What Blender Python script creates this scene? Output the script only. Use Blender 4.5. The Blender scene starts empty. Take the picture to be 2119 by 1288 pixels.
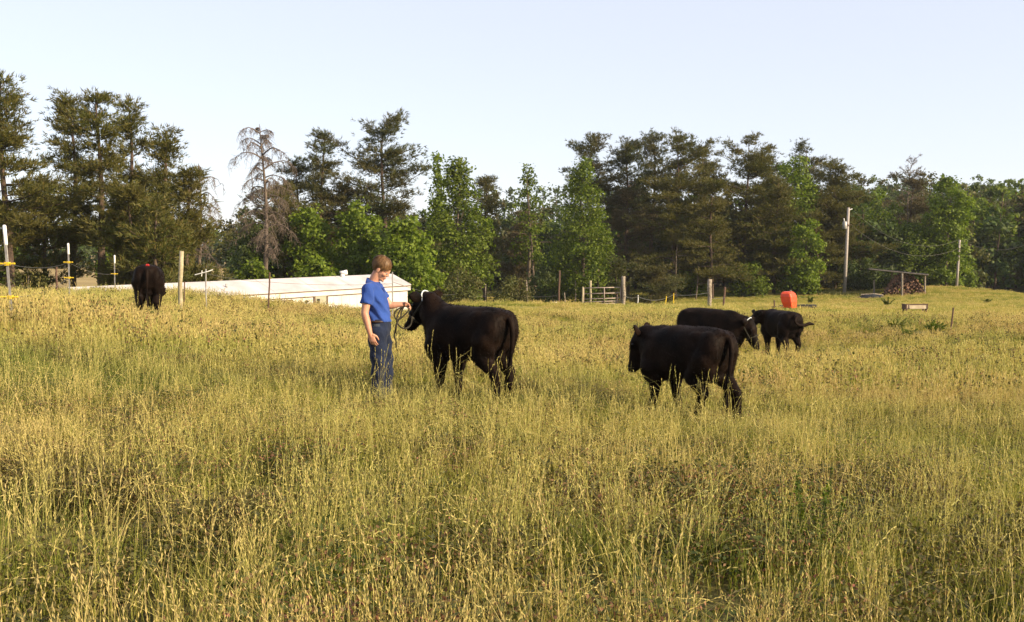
import bpy, bmesh, math, random
import numpy as np
from mathutils import Vector, Matrix, Quaternion

R = math.radians
sc = bpy.context.scene
COL = sc.collection

# ------------------------------------------------------------------ camera
W0, H0, F = 2119.0, 1288.0, 2172.0
EYE = 1.62
PITCH = math.atan(144.0 / F)
cam_d = bpy.data.cameras.new('camera')
cam_d.sensor_width = 36.0
cam_d.lens = 36.0 * F / W0
cam_d.clip_start = 0.05
cam_d.clip_end = 5000
cam = bpy.data.objects.new('camera', cam_d)
cam.location = (0, 0, EYE)
cam.rotation_euler = (R(90) - PITCH, 0, 0)
COL.objects.link(cam)
sc.camera = cam

# ------------------------------------------------------------------ sky, sun, exposure
SUN_EL, SUN_A = R(23), R(64)       # SUN_A: from straight behind the camera round to the right
S = Vector((math.cos(SUN_EL) * math.sin(SUN_A), -math.cos(SUN_EL) * math.cos(SUN_A), math.sin(SUN_EL)))
world = bpy.data.worlds.new('World')
sc.world = world
world.use_nodes = True
wn = world.node_tree
sky = wn.nodes.new('ShaderNodeTexSky')
sky.sky_type = 'NISHITA'
sky.sun_disc = False
sky.sun_elevation = SUN_EL
sky.sun_rotation = math.pi - SUN_A
sky.air_density = 0.85
sky.dust_density = 0.4
sky.ozone_density = 1.0
bg = wn.nodes['Background']
bg.inputs['Strength'].default_value = 0.122
hs_ = wn.nodes.new('ShaderNodeHueSaturation')
hs_.inputs['Saturation'].default_value = 0.8
wn.links.new(sky.outputs['Color'], hs_.inputs['Color'])
mx_ = wn.nodes.new('ShaderNodeMix'); mx_.data_type = 'RGBA'      # an even veil of thin haze over the whole sky
mx_.inputs[0].default_value = 0.7
mx_.inputs[7].default_value = (3.55, 3.62, 4.15, 1)
wn.links.new(hs_.outputs['Color'], mx_.inputs[6])
wn.links.new(mx_.outputs[2], bg.inputs['Color'])
sun_d = bpy.data.lights.new('sun', 'SUN')
sun_d.energy = 5.0
sun_d.angle = R(0.53)
sun_d.color = (1.0, 0.81, 0.54)
sun = bpy.data.objects.new('sun', sun_d)
sun.rotation_euler = (-S).to_track_quat('-Z', 'Y').to_euler()
COL.objects.link(sun)
vs = sc.view_settings
vs.view_transform = 'Standard'
vs.look = 'None'
vs.gamma = 1.0
vs.use_curve_mapping = False
vs.exposure = 1.0
cy = sc.cycles
cy.max_bounces = 6
cy.diffuse_bounces = 3
cy.glossy_bounces = 2
cy.transmission_bounces = 4
cy.transparent_max_bounces = 4
cy.sample_clamp_indirect = 4.0
cy.use_denoising = True
cy.denoiser = 'OPENIMAGEDENOISE'
cy.denoising_input_passes = 'RGB_ALBEDO_NORMAL'

def at(px, py, d):
    """world point seen at pixel (px, py) of the 2119 x 1288 photograph, d metres ahead"""
    a, b = (px - W0 / 2) / F, (H0 / 2 - py) / F
    dy = math.cos(PITCH) + b * math.sin(PITCH)
    dz = b * math.cos(PITCH) - math.sin(PITCH)
    k = d / dy
    return Vector((a * k, d, EYE + dz * k))

# ------------------------------------------------------------------ helpers: tags and meshes
def tag(o, label=None, cat=None, group=None, kind=None):
    if label: o['label'] = label
    if cat: o['category'] = cat
    if group: o['group'] = group
    if kind: o['kind'] = kind
    return o

def thing(name, label, cat, loc=(0, 0, 0), rz=0.0, group=None):
    o = bpy.data.objects.new(name, None)
    o.empty_display_size = 0.2
    COL.objects.link(o)
    o.location = loc
    o.rotation_euler = (0, 0, rz)
    return tag(o, label, cat, group)

class MB:
    """collects polygons, builds one mesh object"""
    def __init__(s):
        s.V, s.P, s.n = [], [], 0
    def add(s, V, Fc, mi=0):
        V = np.asarray(V, float).reshape(-1, 3)
        if not isinstance(Fc, list): Fc = [Fc]
        for f in Fc:
            f = np.asarray(f, int)
            if f.size: s.P.append((f + s.n, mi))
        s.V.append(V); s.n += len(V)
        return s
    def mesh(s, name, mats, smooth=False):
        me = bpy.data.meshes.new(name)
        V = np.concatenate(s.V)
        me.vertices.add(len(V))
        me.vertices.foreach_set('co', V.astype(np.float32).ravel())
        loops = np.concatenate([p.ravel() for p, _ in s.P])
        cnt = np.concatenate([np.full(len(p), p.shape[1]) for p, _ in s.P])
        mi = np.concatenate([np.full(len(p), m) for p, m in s.P])
        me.loops.add(len(loops))
        me.loops.foreach_set('vertex_index', loops.astype(np.int32))
        me.polygons.add(len(cnt))
        st = np.concatenate([[0], np.cumsum(cnt)[:-1]])
        me.polygons.foreach_set('loop_start', st.astype(np.int32))
        me.polygons.foreach_set('material_index', mi.astype(np.int32))
        me.polygons.foreach_set('use_smooth', np.full(len(cnt), smooth))
        for m in (mats if isinstance(mats, (list, tuple)) else [mats]): me.materials.append(m)
        me.update(calc_edges=True)
        return me
    def build(s, name, mats, parent=None, smooth=False):
        o = bpy.data.objects.new(name, s.mesh(name, mats, smooth))
        COL.objects.link(o)
        if parent: o.parent = parent
        return o
    # shapes
    def box(s, c, size, M=None, mi=0):
        x, y, z = np.array(size) / 2
        V = np.array([[i, j, k] for i in (-x, x) for j in (-y, y) for k in (-z, z)])
        if M is not None: V = V @ np.array(M.to_3x3()).T
        V = V + np.array(c)
        Q = np.array([[0, 1, 3, 2], [4, 6, 7, 5], [0, 4, 5, 1], [2, 3, 7, 6], [0, 2, 6, 4], [1, 5, 7, 3]])
        return s.add(V, Q, mi)
    def tube(s, pts, rad, n=8, mi=0, cap=True):
        V, Fs = tube(pts, rad, n, cap)
        return s.add(V, Fs, mi)

def tube(pts, rad, n=8, cap=True):
    P = np.asarray([tuple(p) for p in pts], float)
    k = len(P)
    rad = np.broadcast_to(np.asarray(rad, float), (k,))
    T = np.gradient(P, axis=0)
    T /= np.linalg.norm(T, axis=1)[:, None] + 1e-9
    ref = np.array([0, 0, 1.0]) if abs(T[:, 2]).mean() < 0.8 else np.array([1.0, 0, 0])
    U = np.cross(T, ref); U /= np.linalg.norm(U, axis=1)[:, None] + 1e-9
    Wv = np.cross(T, U)
    a = np.arange(n) / n * 2 * math.pi
    V = P[:, None, :] + rad[:, None, None] * (np.cos(a)[None, :, None] * U[:, None, :] + np.sin(a)[None, :, None] * Wv[:, None, :])
    V = V.reshape(-1, 3)
    i = np.arange(k - 1)[:, None] * n; j = np.arange(n)[None, :]; j2 = (j + 1) % n
    Q = np.stack([i + j, i + n + j, i + n + j2, i + j2], -1).reshape(-1, 4)
    Fs = [Q]
    if cap:
        b = len(V)
        V = np.concatenate([V, P[:1], P[-1:]])
        jj = np.arange(n); jn = (jj + 1) % n
        Fs.append(np.stack([jj, jn, np.full(n, b)], -1))
        e = (k - 1) * n
        Fs.append(np.stack([e + jn, e + jj, np.full(n, b + 1)], -1))
    return V, Fs

def loft(secs, n=20, axis='x', power=2.3):
    """closed loft; secs: (centre xyz, half width y, half height z) ringed round the given axis"""
    V, a = [], np.arange(n) / n * 2 * math.pi
    c, s_ = np.cos(a), np.sin(a)
    ex = 2.0 / power
    cx, sx = np.sign(c) * np.abs(c) ** ex, np.sign(s_) * np.abs(s_) ** ex
    for (p, w, h) in secs:
        if axis == 'x': ring = np.stack([np.full(n, p[0]), p[1] + w * cx, p[2] + h * sx], -1)
        else: ring = np.stack([p[0] + h * sx, p[1] + w * cx, np.full(n, p[2])], -1)
        V.append(ring)
    k = len(secs)
    V = np.concatenate(V + [np.array([secs[0][0]]), np.array([secs[-1][0]])])
    i = np.arange(k - 1)[:, None] * n; j = np.arange(n)[None, :]; j2 = (j + 1) % n
    Q = np.stack([i + j, i + j2, i + n + j2, i + n + j], -1).reshape(-1, 4)
    jj = np.arange(n); jn = (jj + 1) % n; b = k * n; e = (k - 1) * n
    return V, [Q, np.stack([jn, jj, np.full(n, b)], -1), np.stack([e + jj, e + jn, np.full(n, b + 1)], -1)]

def sphere(c, r, M=None, nu=14, nv=9):
    V = [[0, 0, 1.0]]
    for i in range(1, nv):
        t = math.pi * i / nv
        for j in range(nu):
            p = 2 * math.pi * j / nu
            V.append([math.sin(t) * math.cos(p), math.sin(t) * math.sin(p), math.cos(t)])
    V.append([0, 0, -1.0])
    V = np.array(V) * np.broadcast_to(np.asarray(r, float), (3,))
    if M is not None: V = V @ np.array(M.to_3x3()).T
    V = V + np.array(tuple(c))
    T, Q = [], []
    for j in range(nu):
        j2 = (j + 1) % nu
        T.append([0, 1 + j, 1 + j2])
        e = 1 + (nv - 2) * nu
        T.append([len(V) - 1, e + j2, e + j])
        for i in range(nv - 2):
            a, b = 1 + i * nu, 1 + (i + 1) * nu
            Q.append([a + j, b + j, b + j2, a + j2])
    return V, [np.array(T), np.array(Q)]

class Fuse(MB):
    """overlapping closed pieces, fused by voxel remesh into one continuous surface"""
    def ell(s, c, r, M=None): V, Fc = sphere(c, r, M); return s.add(V, Fc)
    def limb(s, pts, rad, n=14):
        for (p, q, a, b) in zip(pts[:-1], pts[1:], rad[:-1], rad[1:]):
            p, q = Vector(p), Vector(q)
            st = [p.lerp(q, t) for t in (0, .25, .5, .75, 1)]
            V, Fc = tube(st, [a + (b - a) * t for t in (0, .25, .5, .75, 1)], n); s.add(V, Fc)
        for p, a in zip(pts, rad): s.ell(p, a)
        return s
    def lofted(s, secs, **k): V, Fc = loft(secs, **k); return s.add(V, Fc)
    def fused(s, name, voxel, iters=6, mats=None):
        o = s.build('tmp', mats or [])
        m = o.modifiers.new('r', 'REMESH'); m.mode = 'VOXEL'; m.voxel_size = voxel
        sm = o.modifiers.new('s', 'SMOOTH'); sm.factor = 0.5; sm.iterations = iters
        dg = bpy.context.evaluated_depsgraph_get()
        me = bpy.data.meshes.new_from_object(o.evaluated_get(dg))
        me.name = name
        old = o.data
        bpy.data.objects.remove(o); bpy.data.meshes.remove(old)
        me.polygons.foreach_set('use_smooth', np.full(len(me.polygons), True))
        me.materials.clear()
        for m_ in (mats or []): me.materials.append(m_)
        return me

def mesh_np(me):
    V = np.empty(len(me.vertices) * 3, np.float32); me.vertices.foreach_get('co', V)
    return V.reshape(-1, 3)

# ------------------------------------------------------------------ materials
def nodes_of(name):
    m = bpy.data.materials.new(name); m.use_nodes = True
    nt = m.node_tree
    return m, nt, nt.nodes['Principled BSDF'], nt.nodes['Material Output']

def N(nt, t, **kw):
    n = nt.nodes.new('ShaderNode' + t)
    for k, v in kw.items():
        if k in n.inputs.keys(): n.inputs[k].default_value = v
        else: setattr(n, k, v)
    return n

def ramp(nt, fac, stops):
    r = nt.nodes.new('ShaderNodeValToRGB')
    while len(r.color_ramp.elements) < len(stops): r.color_ramp.elements.new(0.5)
    for e, (p, c) in zip(r.color_ramp.elements, stops):
        e.position = p; e.color = (*c, 1)
    nt.links.new(fac, r.inputs['Fac'])
    return r.outputs['Color']

def mixc(nt, fac, a, b, mode='MIX'):
    n = nt.nodes.new('ShaderNodeMix'); n.data_type = 'RGBA'; n.blend_type = mode
    for sock, v in ((n.inputs[0], fac), (n.inputs[6], a), (n.inputs[7], b)):
        if hasattr(v, 'is_linked'): nt.links.new(v, sock)
        elif isinstance(v, (int, float)): sock.default_value = v
        else: sock.default_value = (*v, 1)
    return n.outputs[2]

def noise(nt, scale, detail=4, rough=0.55, world=True):
    n = nt.nodes.new('ShaderNodeTexNoise')
    n.inputs['Scale'].default_value = scale; n.inputs['Detail'].default_value = detail; n.inputs['Roughness'].default_value = rough
    if world:
        g = nt.nodes.new('ShaderNodeNewGeometry'); nt.links.new(g.outputs['Position'], n.inputs['Vector'])
    else:
        g = nt.nodes.new('ShaderNodeTexCoord'); nt.links.new(g.outputs['Object'], n.inputs['Vector'])
    return n.outputs['Fac']

def mat(name, c1, c2=None, scale=8.0, rough=0.8, bump=0.0, bscale=60.0, metal=0.0, spec=0.3, world=False, lo=.35, hi=.65):
    m, nt, b, out = nodes_of(name)
    c2 = c2 or tuple(v * 0.8 for v in c1)
    nt.links.new(ramp(nt, noise(nt, scale, world=world), [(lo, c2), (hi, c1)]), b.inputs['Base Color'])
    b.inputs['Roughness'].default_value = rough
    b.inputs['Metallic'].default_value = metal
    b.inputs['Specular IOR Level'].default_value = spec
    if bump:
        bp = N(nt, 'Bump', Strength=bump, Distance=0.01)
        nt.links.new(noise(nt, bscale, world=world), bp.inputs['Height'])
        nt.links.new(bp.outputs['Normal'], b.inputs['Normal'])
    return m

def leaf_mat(name, stops, patch=None, pscale=0.5, transl=0.3, rough=0.6, tint=(0.9, 1.0, 0.45), broad=None):
    """leaf or blade: colour varies by leaf (island) and by larger patches; some light passes through"""
    m, nt, b, out = nodes_of(name)
    g = nt.nodes.new('ShaderNodeNewGeometry')
    col = ramp(nt, g.outputs['Random Per Island'], stops)
    if patch:
        f = ramp(nt, noise(nt, pscale, 3, world=True), [(0.38, (0, 0, 0)), (0.62, (1, 1, 1))])
        col = mixc(nt, f, col, mixc(nt, 0.75, col, patch), 'MIX')
    if broad:     # whole drifts of greener, paler or browner growth across the field
        mp = N(nt, 'Mapping'); mp.inputs['Scale'].default_value = (.2, .42, 1)
        nt.links.new(g.outputs['Position'], mp.inputs['Vector'])
        nz = nt.nodes.new('ShaderNodeTexNoise'); nz.inputs['Scale'].default_value = 1.0; nz.inputs['Detail'].default_value = 5; nz.inputs['Roughness'].default_value = .6
        nt.links.new(mp.outputs[0], nz.inputs['Vector'])
        col = mixc(nt, .7, col, ramp(nt, nz.outputs['Fac'], broad))
    nt.links.new(col, b.inputs['Base Color'])
    b.inputs['Roughness'].default_value = rough
    b.inputs['Specular IOR Level'].default_value = 0.25
    t = N(nt, 'BsdfTranslucent')
    nt.links.new(mixc(nt, 1.0, col, tint, 'MULTIPLY'), t.inputs['Color'])
    ms = nt.nodes.new('ShaderNodeMixShader'); ms.inputs[0].default_value = transl
    nt.links.new(b.outputs[0], ms.inputs[1]); nt.links.new(t.outputs[0], ms.inputs[2])
    nt.links.new(ms.outputs[0], out.inputs['Surface'])
    return m

M = {}
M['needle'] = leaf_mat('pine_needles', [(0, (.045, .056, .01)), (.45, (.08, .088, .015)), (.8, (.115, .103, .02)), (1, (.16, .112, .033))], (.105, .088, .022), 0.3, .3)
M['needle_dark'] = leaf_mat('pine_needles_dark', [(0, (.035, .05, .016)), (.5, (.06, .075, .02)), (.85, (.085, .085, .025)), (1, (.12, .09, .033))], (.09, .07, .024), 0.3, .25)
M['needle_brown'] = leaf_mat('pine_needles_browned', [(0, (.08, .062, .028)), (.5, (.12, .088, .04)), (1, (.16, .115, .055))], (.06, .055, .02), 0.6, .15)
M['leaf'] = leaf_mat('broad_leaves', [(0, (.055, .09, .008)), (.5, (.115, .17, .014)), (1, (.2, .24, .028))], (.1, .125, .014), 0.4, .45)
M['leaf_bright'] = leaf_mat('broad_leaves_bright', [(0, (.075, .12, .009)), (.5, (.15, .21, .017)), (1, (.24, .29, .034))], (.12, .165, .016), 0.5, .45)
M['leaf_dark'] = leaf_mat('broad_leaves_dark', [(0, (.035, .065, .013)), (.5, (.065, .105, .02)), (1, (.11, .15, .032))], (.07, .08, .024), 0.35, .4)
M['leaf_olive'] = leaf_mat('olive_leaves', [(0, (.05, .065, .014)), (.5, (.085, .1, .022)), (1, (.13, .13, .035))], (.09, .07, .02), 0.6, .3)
M['bark'] = mat('pine_bark', (.1, .066, .046), (.045, .031, .023), 9, .9, .8, 25, world=True)
M['bark_grey'] = mat('grey_bark', (.13, .1, .075), (.065, .05, .037), 9, .9, .6, 25, world=True)
M['dead_wood'] = mat('dead_wood', (.15, .115, .09), (.08, .06, .048), 6, .9, .3, 30, world=True)
M['post_wood'] = mat('weathered_post_wood', (.33, .28, .22), (.13, .1, .075), 14, .9, .6, 40)
M['new_wood'] = mat('pale_treated_wood', (.38, .33, .22), (.24, .2, .12), 12, .85, .3, 40)
M['pole_wood'] = mat('pole_wood', (.38, .34, .31), (.28, .24, .21), 8, .85, .3, 40)
M['rust'] = mat('rusted_steel', (.13, .075, .05), (.07, .04, .03), 20, .8, .2, 60)
M['steel'] = mat('galvanised_steel', (.38, .37, .35), (.26, .24, .22), 14, .5, 0, metal=.4)
M['gate_tube'] = mat('gate_tube', (.38, .32, .28), (.27, .2, .165), 10, .55, 0, metal=.2)
M['wire'] = mat('wire', (.16, .155, .14), (.1, .095, .085), 5, .5, metal=.5)
M['rope_pale'] = mat('pale_rope', (.55, .5, .4), (.4, .35, .27), 20, .9)
M['white_plastic'] = mat('white_plastic', (.8, .79, .76), (.68, .66, .62), 10, .5)
M['yellow_plastic'] = mat('yellow_plastic', (.72, .5, .03), (.6, .4, .02), 10, .5)
M['orange'] = mat('orange_plastic', (.75, .075, .015), (.62, .055, .012), 6, .45, spec=.4)
M['red'] = mat('red_plastic', (.55, .03, .025), (.4, .02, .02), 8, .5)
M['rubber'] = mat('black_rubber', (.02, .02, .022), (.012, .012, .013), 9, .7)
M['white_metal'] = mat('white_sheet_metal', (.58, .555, .52), (.48, .455, .42), 1.2, .55, .12, 3, spec=.35)
M['roof_white'] = mat('white_roof_coating', (.52, .49, .5), (.36, .335, .335), .7, .6, .1, 4, spec=.3)
M['trim_brown'] = mat('brown_trim', (.13, .085, .06), (.08, .05, .036), 8, .7)
M['cream'] = mat('cream_panel', (.5, .42, .3), (.36, .28, .19), 5, .6)
M['glass'] = mat('dark_glass', (.03, .035, .04), (.02, .022, .026), 3, .1, spec=.6)
M['tin'] = mat('old_tin_roof', (.15, .14, .13), (.07, .06, .055), 5, .6, .2, 20, metal=.3)
M['tarp'] = mat('grey_blue_tarp', (.035, .04, .046), (.02, .022, .026), 5, .95, .5, 12, spec=.05)
M['log'] = mat('split_firewood', (.22, .12, .075), (.07, .038, .026), 6, .9, .3, 40, world=True)

# ------------------------------------------------------------------ terrain
CP = []
def cp(px, py, d):
    p = at(px, py, d); CP.append((p.x, p.y, p.z))
def cw(x, y, z): CP.append((x, y, z))
for x in (-6, -2, 2, 6): cw(x, 1, .02 - .012 * x)
for x in (-4, 0, 4): cw(x, 5, .0 - .02 * x)
cp(785, 836, 10.7); cp(1037, 842, 10.6); cp(1478, 884, 10.3); cp(1900, 900, 10.3)
cw(-5.5, 10, .22); cw(-7.6, 15.5, .42); cw(-10, 21, .36); cp(305, 667, 20); cw(-3.5, 17, .03)
cp(1437, 772, 17.5); cp(1632, 749, 22.5); cp(1950, 740, 20)
cp(140, 634, 28); cp(237, 634, 38); cp(375, 647, 27); cp(560, 664, 29); cp(830, 668, 31)
cw(-20, 28, .1); cw(-20, 18, .5)
cp(1000, 655, 38); cp(1250, 652, 42); cp(1468, 642, 51); cp(1634, 645, 48); cp(1893, 652, 44); cp(1970, 690, 26)
cp(950, 632, 66); cp(1157, 640, 74); cp(1290, 644, 78)
cw(-6, 57, -3.1); cw(-12, 48, -3.1); cw(-18, 40, -2.9); cw(-9, 44, -2.5); cw(-3.5, 50, -2.45)
cw(-26, 55, -1.2); cw(-34, 55, -.9); cw(-20, 58, -2.4); cw(-14, 70, -3.3); cw(-3, 72, -2.9)
cw(-40, 90, -2.9); cw(-60, 60, -1.2); cw(-60, 100, -3)
cp(1500, 606, 97); cp(1750, 607, 95); cp(1870, 612, 90); cp(2000, 598, 96); cp(2119, 618, 98); cw(70, 92, -5.5); cw(60, 60, -2.0)
cw(30, 30, -1.3); cw(40, 45, -1.7)
for x in (-80, -30, 20, 80): cw(x, 135, -3.8)
cw(0, 105, -3.4); cw(80, 20, -.6); cw(-80, 10, .8); cw(0, -20, .1); cw(-60, -20, .5); cw(60, -20, -.4)
CP = np.array(CP)
def _tps_k(r2): return np.where(r2 > 1e-9, .5 * r2 * np.log(np.maximum(r2, 1e-9)), 0)
def _tps_fit(C):
    n = len(C); X = C[:, :2] / 50
    K = _tps_k(((X[:, None] - X[None]) ** 2).sum(-1)) + 2e-5 * np.eye(n)
    Pm = np.concatenate([np.ones((n, 1)), X], 1)
    A = np.zeros((n + 3, n + 3)); A[:n, :n] = K; A[:n, n:] = Pm; A[n:, :n] = Pm.T
    return np.linalg.solve(A, np.concatenate([C[:, 2], np.zeros(3)]))
TW = _tps_fit(CP)
def sstep(a, b, x):
    t = np.clip((x - a) / (b - a), 0, 1); return t * t * (3 - 2 * t)
def ground(x, y):
    x = np.asarray(x, float); y = np.asarray(y, float)
    sh = x.shape
    q = np.stack([x.ravel(), y.ravel()], -1) / 50; X = CP[:, :2] / 50
    out = np.empty(len(q))
    for i in range(0, len(q), 20000):
        b = q[i:i + 20000]
        out[i:i + 20000] = _tps_k(((b[:, None] - X[None]) ** 2).sum(-1)) @ TW[:len(X)] + TW[len(X)] + b @ TW[len(X) + 1:]
    z = out.reshape(sh)
    r = np.sqrt(x * x + (y - 30) ** 2)
    hill = 9.5 * np.exp(-(((x - 150) / 75) ** 2 + ((y - 230) / 75) ** 2)) + 5.5 * np.exp(-(((x - 30) / 90) ** 2 + ((y - 330) / 70) ** 2)) + 3 * np.exp(-(((x + 160) / 120) ** 2 + ((y - 380) / 100) ** 2))
    far = -3.9 + hill + 4.0 * sstep(-20, -300, y)
    w = sstep(80, 135, r)
    z = z * (1 - w) + far * w
    return z + .035 * np.sin(x * 1.7 + .6 * np.sin(y * .9)) * np.sin(y * 1.3 + .5) * (1 - w)
def gz(x, y): return float(ground(np.array([x]), np.array([y]))[0])

def axis_pts(lo, hi, fine_lo, fine_hi, step, grow=1.13):
    a = list(np.arange(fine_lo, fine_hi + 1e-6, step)); s = step; v = a[-1]
    while v < hi: s *= grow; v += s; a.append(v)
    s = step; v = a[0]; pre = []
    while v > lo: s *= grow; v -= s; pre.append(v)
    return np.array(pre[::-1] + a)
gx = axis_pts(-800, 800, -25, 35, .6); gy = axis_pts(-150, 1000, 0, 80, .6)
GX, GY = np.meshgrid(gx, gy, indexing='ij')
GZ = ground(GX, GY)
ni, nj = GX.shape
idx = np.arange(ni * nj).reshape(ni, nj)
mb = MB().add(np.stack([GX, GY, GZ], -1).reshape(-1, 3), np.stack([idx[:-1, :-1], idx[1:, :-1], idx[1:, 1:], idx[:-1, 1:]], -1).reshape(-1, 4))
m, nt, b, out = nodes_of('pasture_soil_and_thatch')
base = ramp(nt, noise(nt, 3.0, 6, .7), [(.3, (.05, .042, .018)), (.5, (.1, .088, .03)), (.7, (.17, .14, .05))])
patch = ramp(nt, noise(nt, .22, 4), [(.4, (.16, .17, .04)), (.6, (.3, .255, .08))])
geo = nt.nodes.new('ShaderNodeNewGeometry'); sep = nt.nodes.new('ShaderNodeSeparateXYZ'); nt.links.new(geo.outputs['Position'], sep.inputs[0])
mr = N(nt, 'MapRange'); nt.links.new(sep.outputs['Y'], mr.inputs[0])
for k_, v_ in zip((1, 2, 3, 4), (14, 45, 0, 1)): mr.inputs[k_].default_value = v_
col = mixc(nt, mr.outputs[0], base, patch)
mr2 = N(nt, 'MapRange'); nt.links.new(sep.outputs['Y'], mr2.inputs[0])
for k_, v_ in zip((1, 2, 3, 4), (105, 125, 0, 1)): mr2.inputs[k_].default_value = v_
hay = ramp(nt, noise(nt, .15, 4), [(.35, (.27, .2, .085)), (.65, (.36, .27, .12))])
mr3 = N(nt, 'MapRange'); nt.links.new(sep.outputs['X'], mr3.inputs[0])
for k_, v_ in zip((1, 2, 3, 4), (-8, -16, 0, 1)): mr3.inputs[k_].default_value = v_
hm_ = N(nt, 'Math', operation='MULTIPLY'); nt.links.new(mr2.outputs[0], hm_.inputs[0]); nt.links.new(mr3.outputs[0], hm_.inputs[1])
litter = ramp(nt, noise(nt, 1.5, 5), [(.35, (.035, .03, .016)), (.65, (.07, .055, .028))])
col = mixc(nt, mr2.outputs[0], col, litter)
col = mixc(nt, hm_.outputs[0], col, hay)
nt.links.new(col, b.inputs['Base Color']); b.inputs['Roughness'].default_value = .95; b.inputs['Specular IOR Level'].default_value = .1
bp = N(nt, 'Bump', Strength=.8, Distance=.05); nt.links.new(noise(nt, 12, 6), bp.inputs['Height']); nt.links.new(bp.outputs['Normal'], b.inputs['Normal'])
g_ob = mb.build('ground', m, smooth=True); tag(g_ob, kind='structure')

# dirt track at the left edge
mb = MB()
cl = np.array([(-16, 24.3), (-13, 23.2), (-11, 22.2), (-9.6, 21.4), (-8.7, 20.9)])
tt = np.linspace(0, 4, 41); cx_ = np.interp(tt, range(5), cl[:, 0]); cy_ = np.interp(tt, range(5), cl[:, 1])
wd = .75 * np.minimum(1, (4.02 - tt) * .8) * (1 + .15 * np.sin(tt * 9))
V = []
for k_ in np.linspace(-1, 1, 5):
    xx, yy = cx_ + .45 * k_ * wd, cy_ + .9 * k_ * wd
    V.append(np.stack([xx, yy, ground(xx, yy) + .02], -1))
V = np.stack(V, 1); ii = np.arange(41 * 5).reshape(41, 5)
mb.add(V.reshape(-1, 3), np.stack([ii[:-1, :-1], ii[1:, :-1], ii[1:, 1:], ii[:-1, 1:]], -1).reshape(-1, 4))
tag(mb.build('path', mat('pale_dirt', (.36, .27, .19), (.24, .17, .11), 4, .95, .6, 15, world=True), smooth=True), kind='structure')

# ------------------------------------------------------------------ foliage pieces
def rdir(rng, n):
    v = rng.normal(size=(n, 3)); return v / (np.linalg.norm(v, axis=1)[:, None] + 1e-9)
def norm(v): return v / (np.linalg.norm(v, axis=-1, keepdims=True) + 1e-9)

def add_leaves(mb, P, Nn, size, rng, mi=0, asp=.62):
    n = len(P); sz = size * rng.uniform(.65, 1.3, (n, 1))
    T = norm(np.cross(Nn, rdir(rng, n))); B = np.cross(Nn, T)
    V = np.stack([P - T * sz * .5, P + B * sz * asp * .5 - Nn * sz * .08, P + T * sz * .5 - Nn * sz * .1, P - B * sz * asp * .5 - Nn * sz * .08], 1)
    i = np.arange(n)[:, None] * 4
    mb.add(V.reshape(-1, 3), np.concatenate([i, i + 1, i + 2, i + 3], 1), mi)

def add_needles(mb, P, D, L, w, rng, mi=0):
    n = len(P); ln = L * rng.uniform(.6, 1.25, (n, 1))
    Sd = norm(np.cross(D, rdir(rng, n))) * w * .5
    V = np.stack([P - Sd, P + Sd, P + D * ln], 1)
    i = np.arange(n)[:, None] * 3
    mb.add(V.reshape(-1, 3), np.concatenate([i, i + 1, i + 2], 1), mi)

def trunk_path(rng, H, lean=(0, 0), wob=.02, k=9):
    t = np.linspace(0, 1, k)
    ph = rng.uniform(0, 6.3, 4)
    x = lean[0] * t + wob * H * (np.sin(t * 5 + ph[0]) - math.sin(ph[0])) * t
    y = lean[1] * t + wob * H * (np.sin(t * 4 + ph[1]) - math.sin(ph[1])) * t
    return t, np.stack([x, y, t * H - .15 * (t == 0)], -1)

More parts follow.
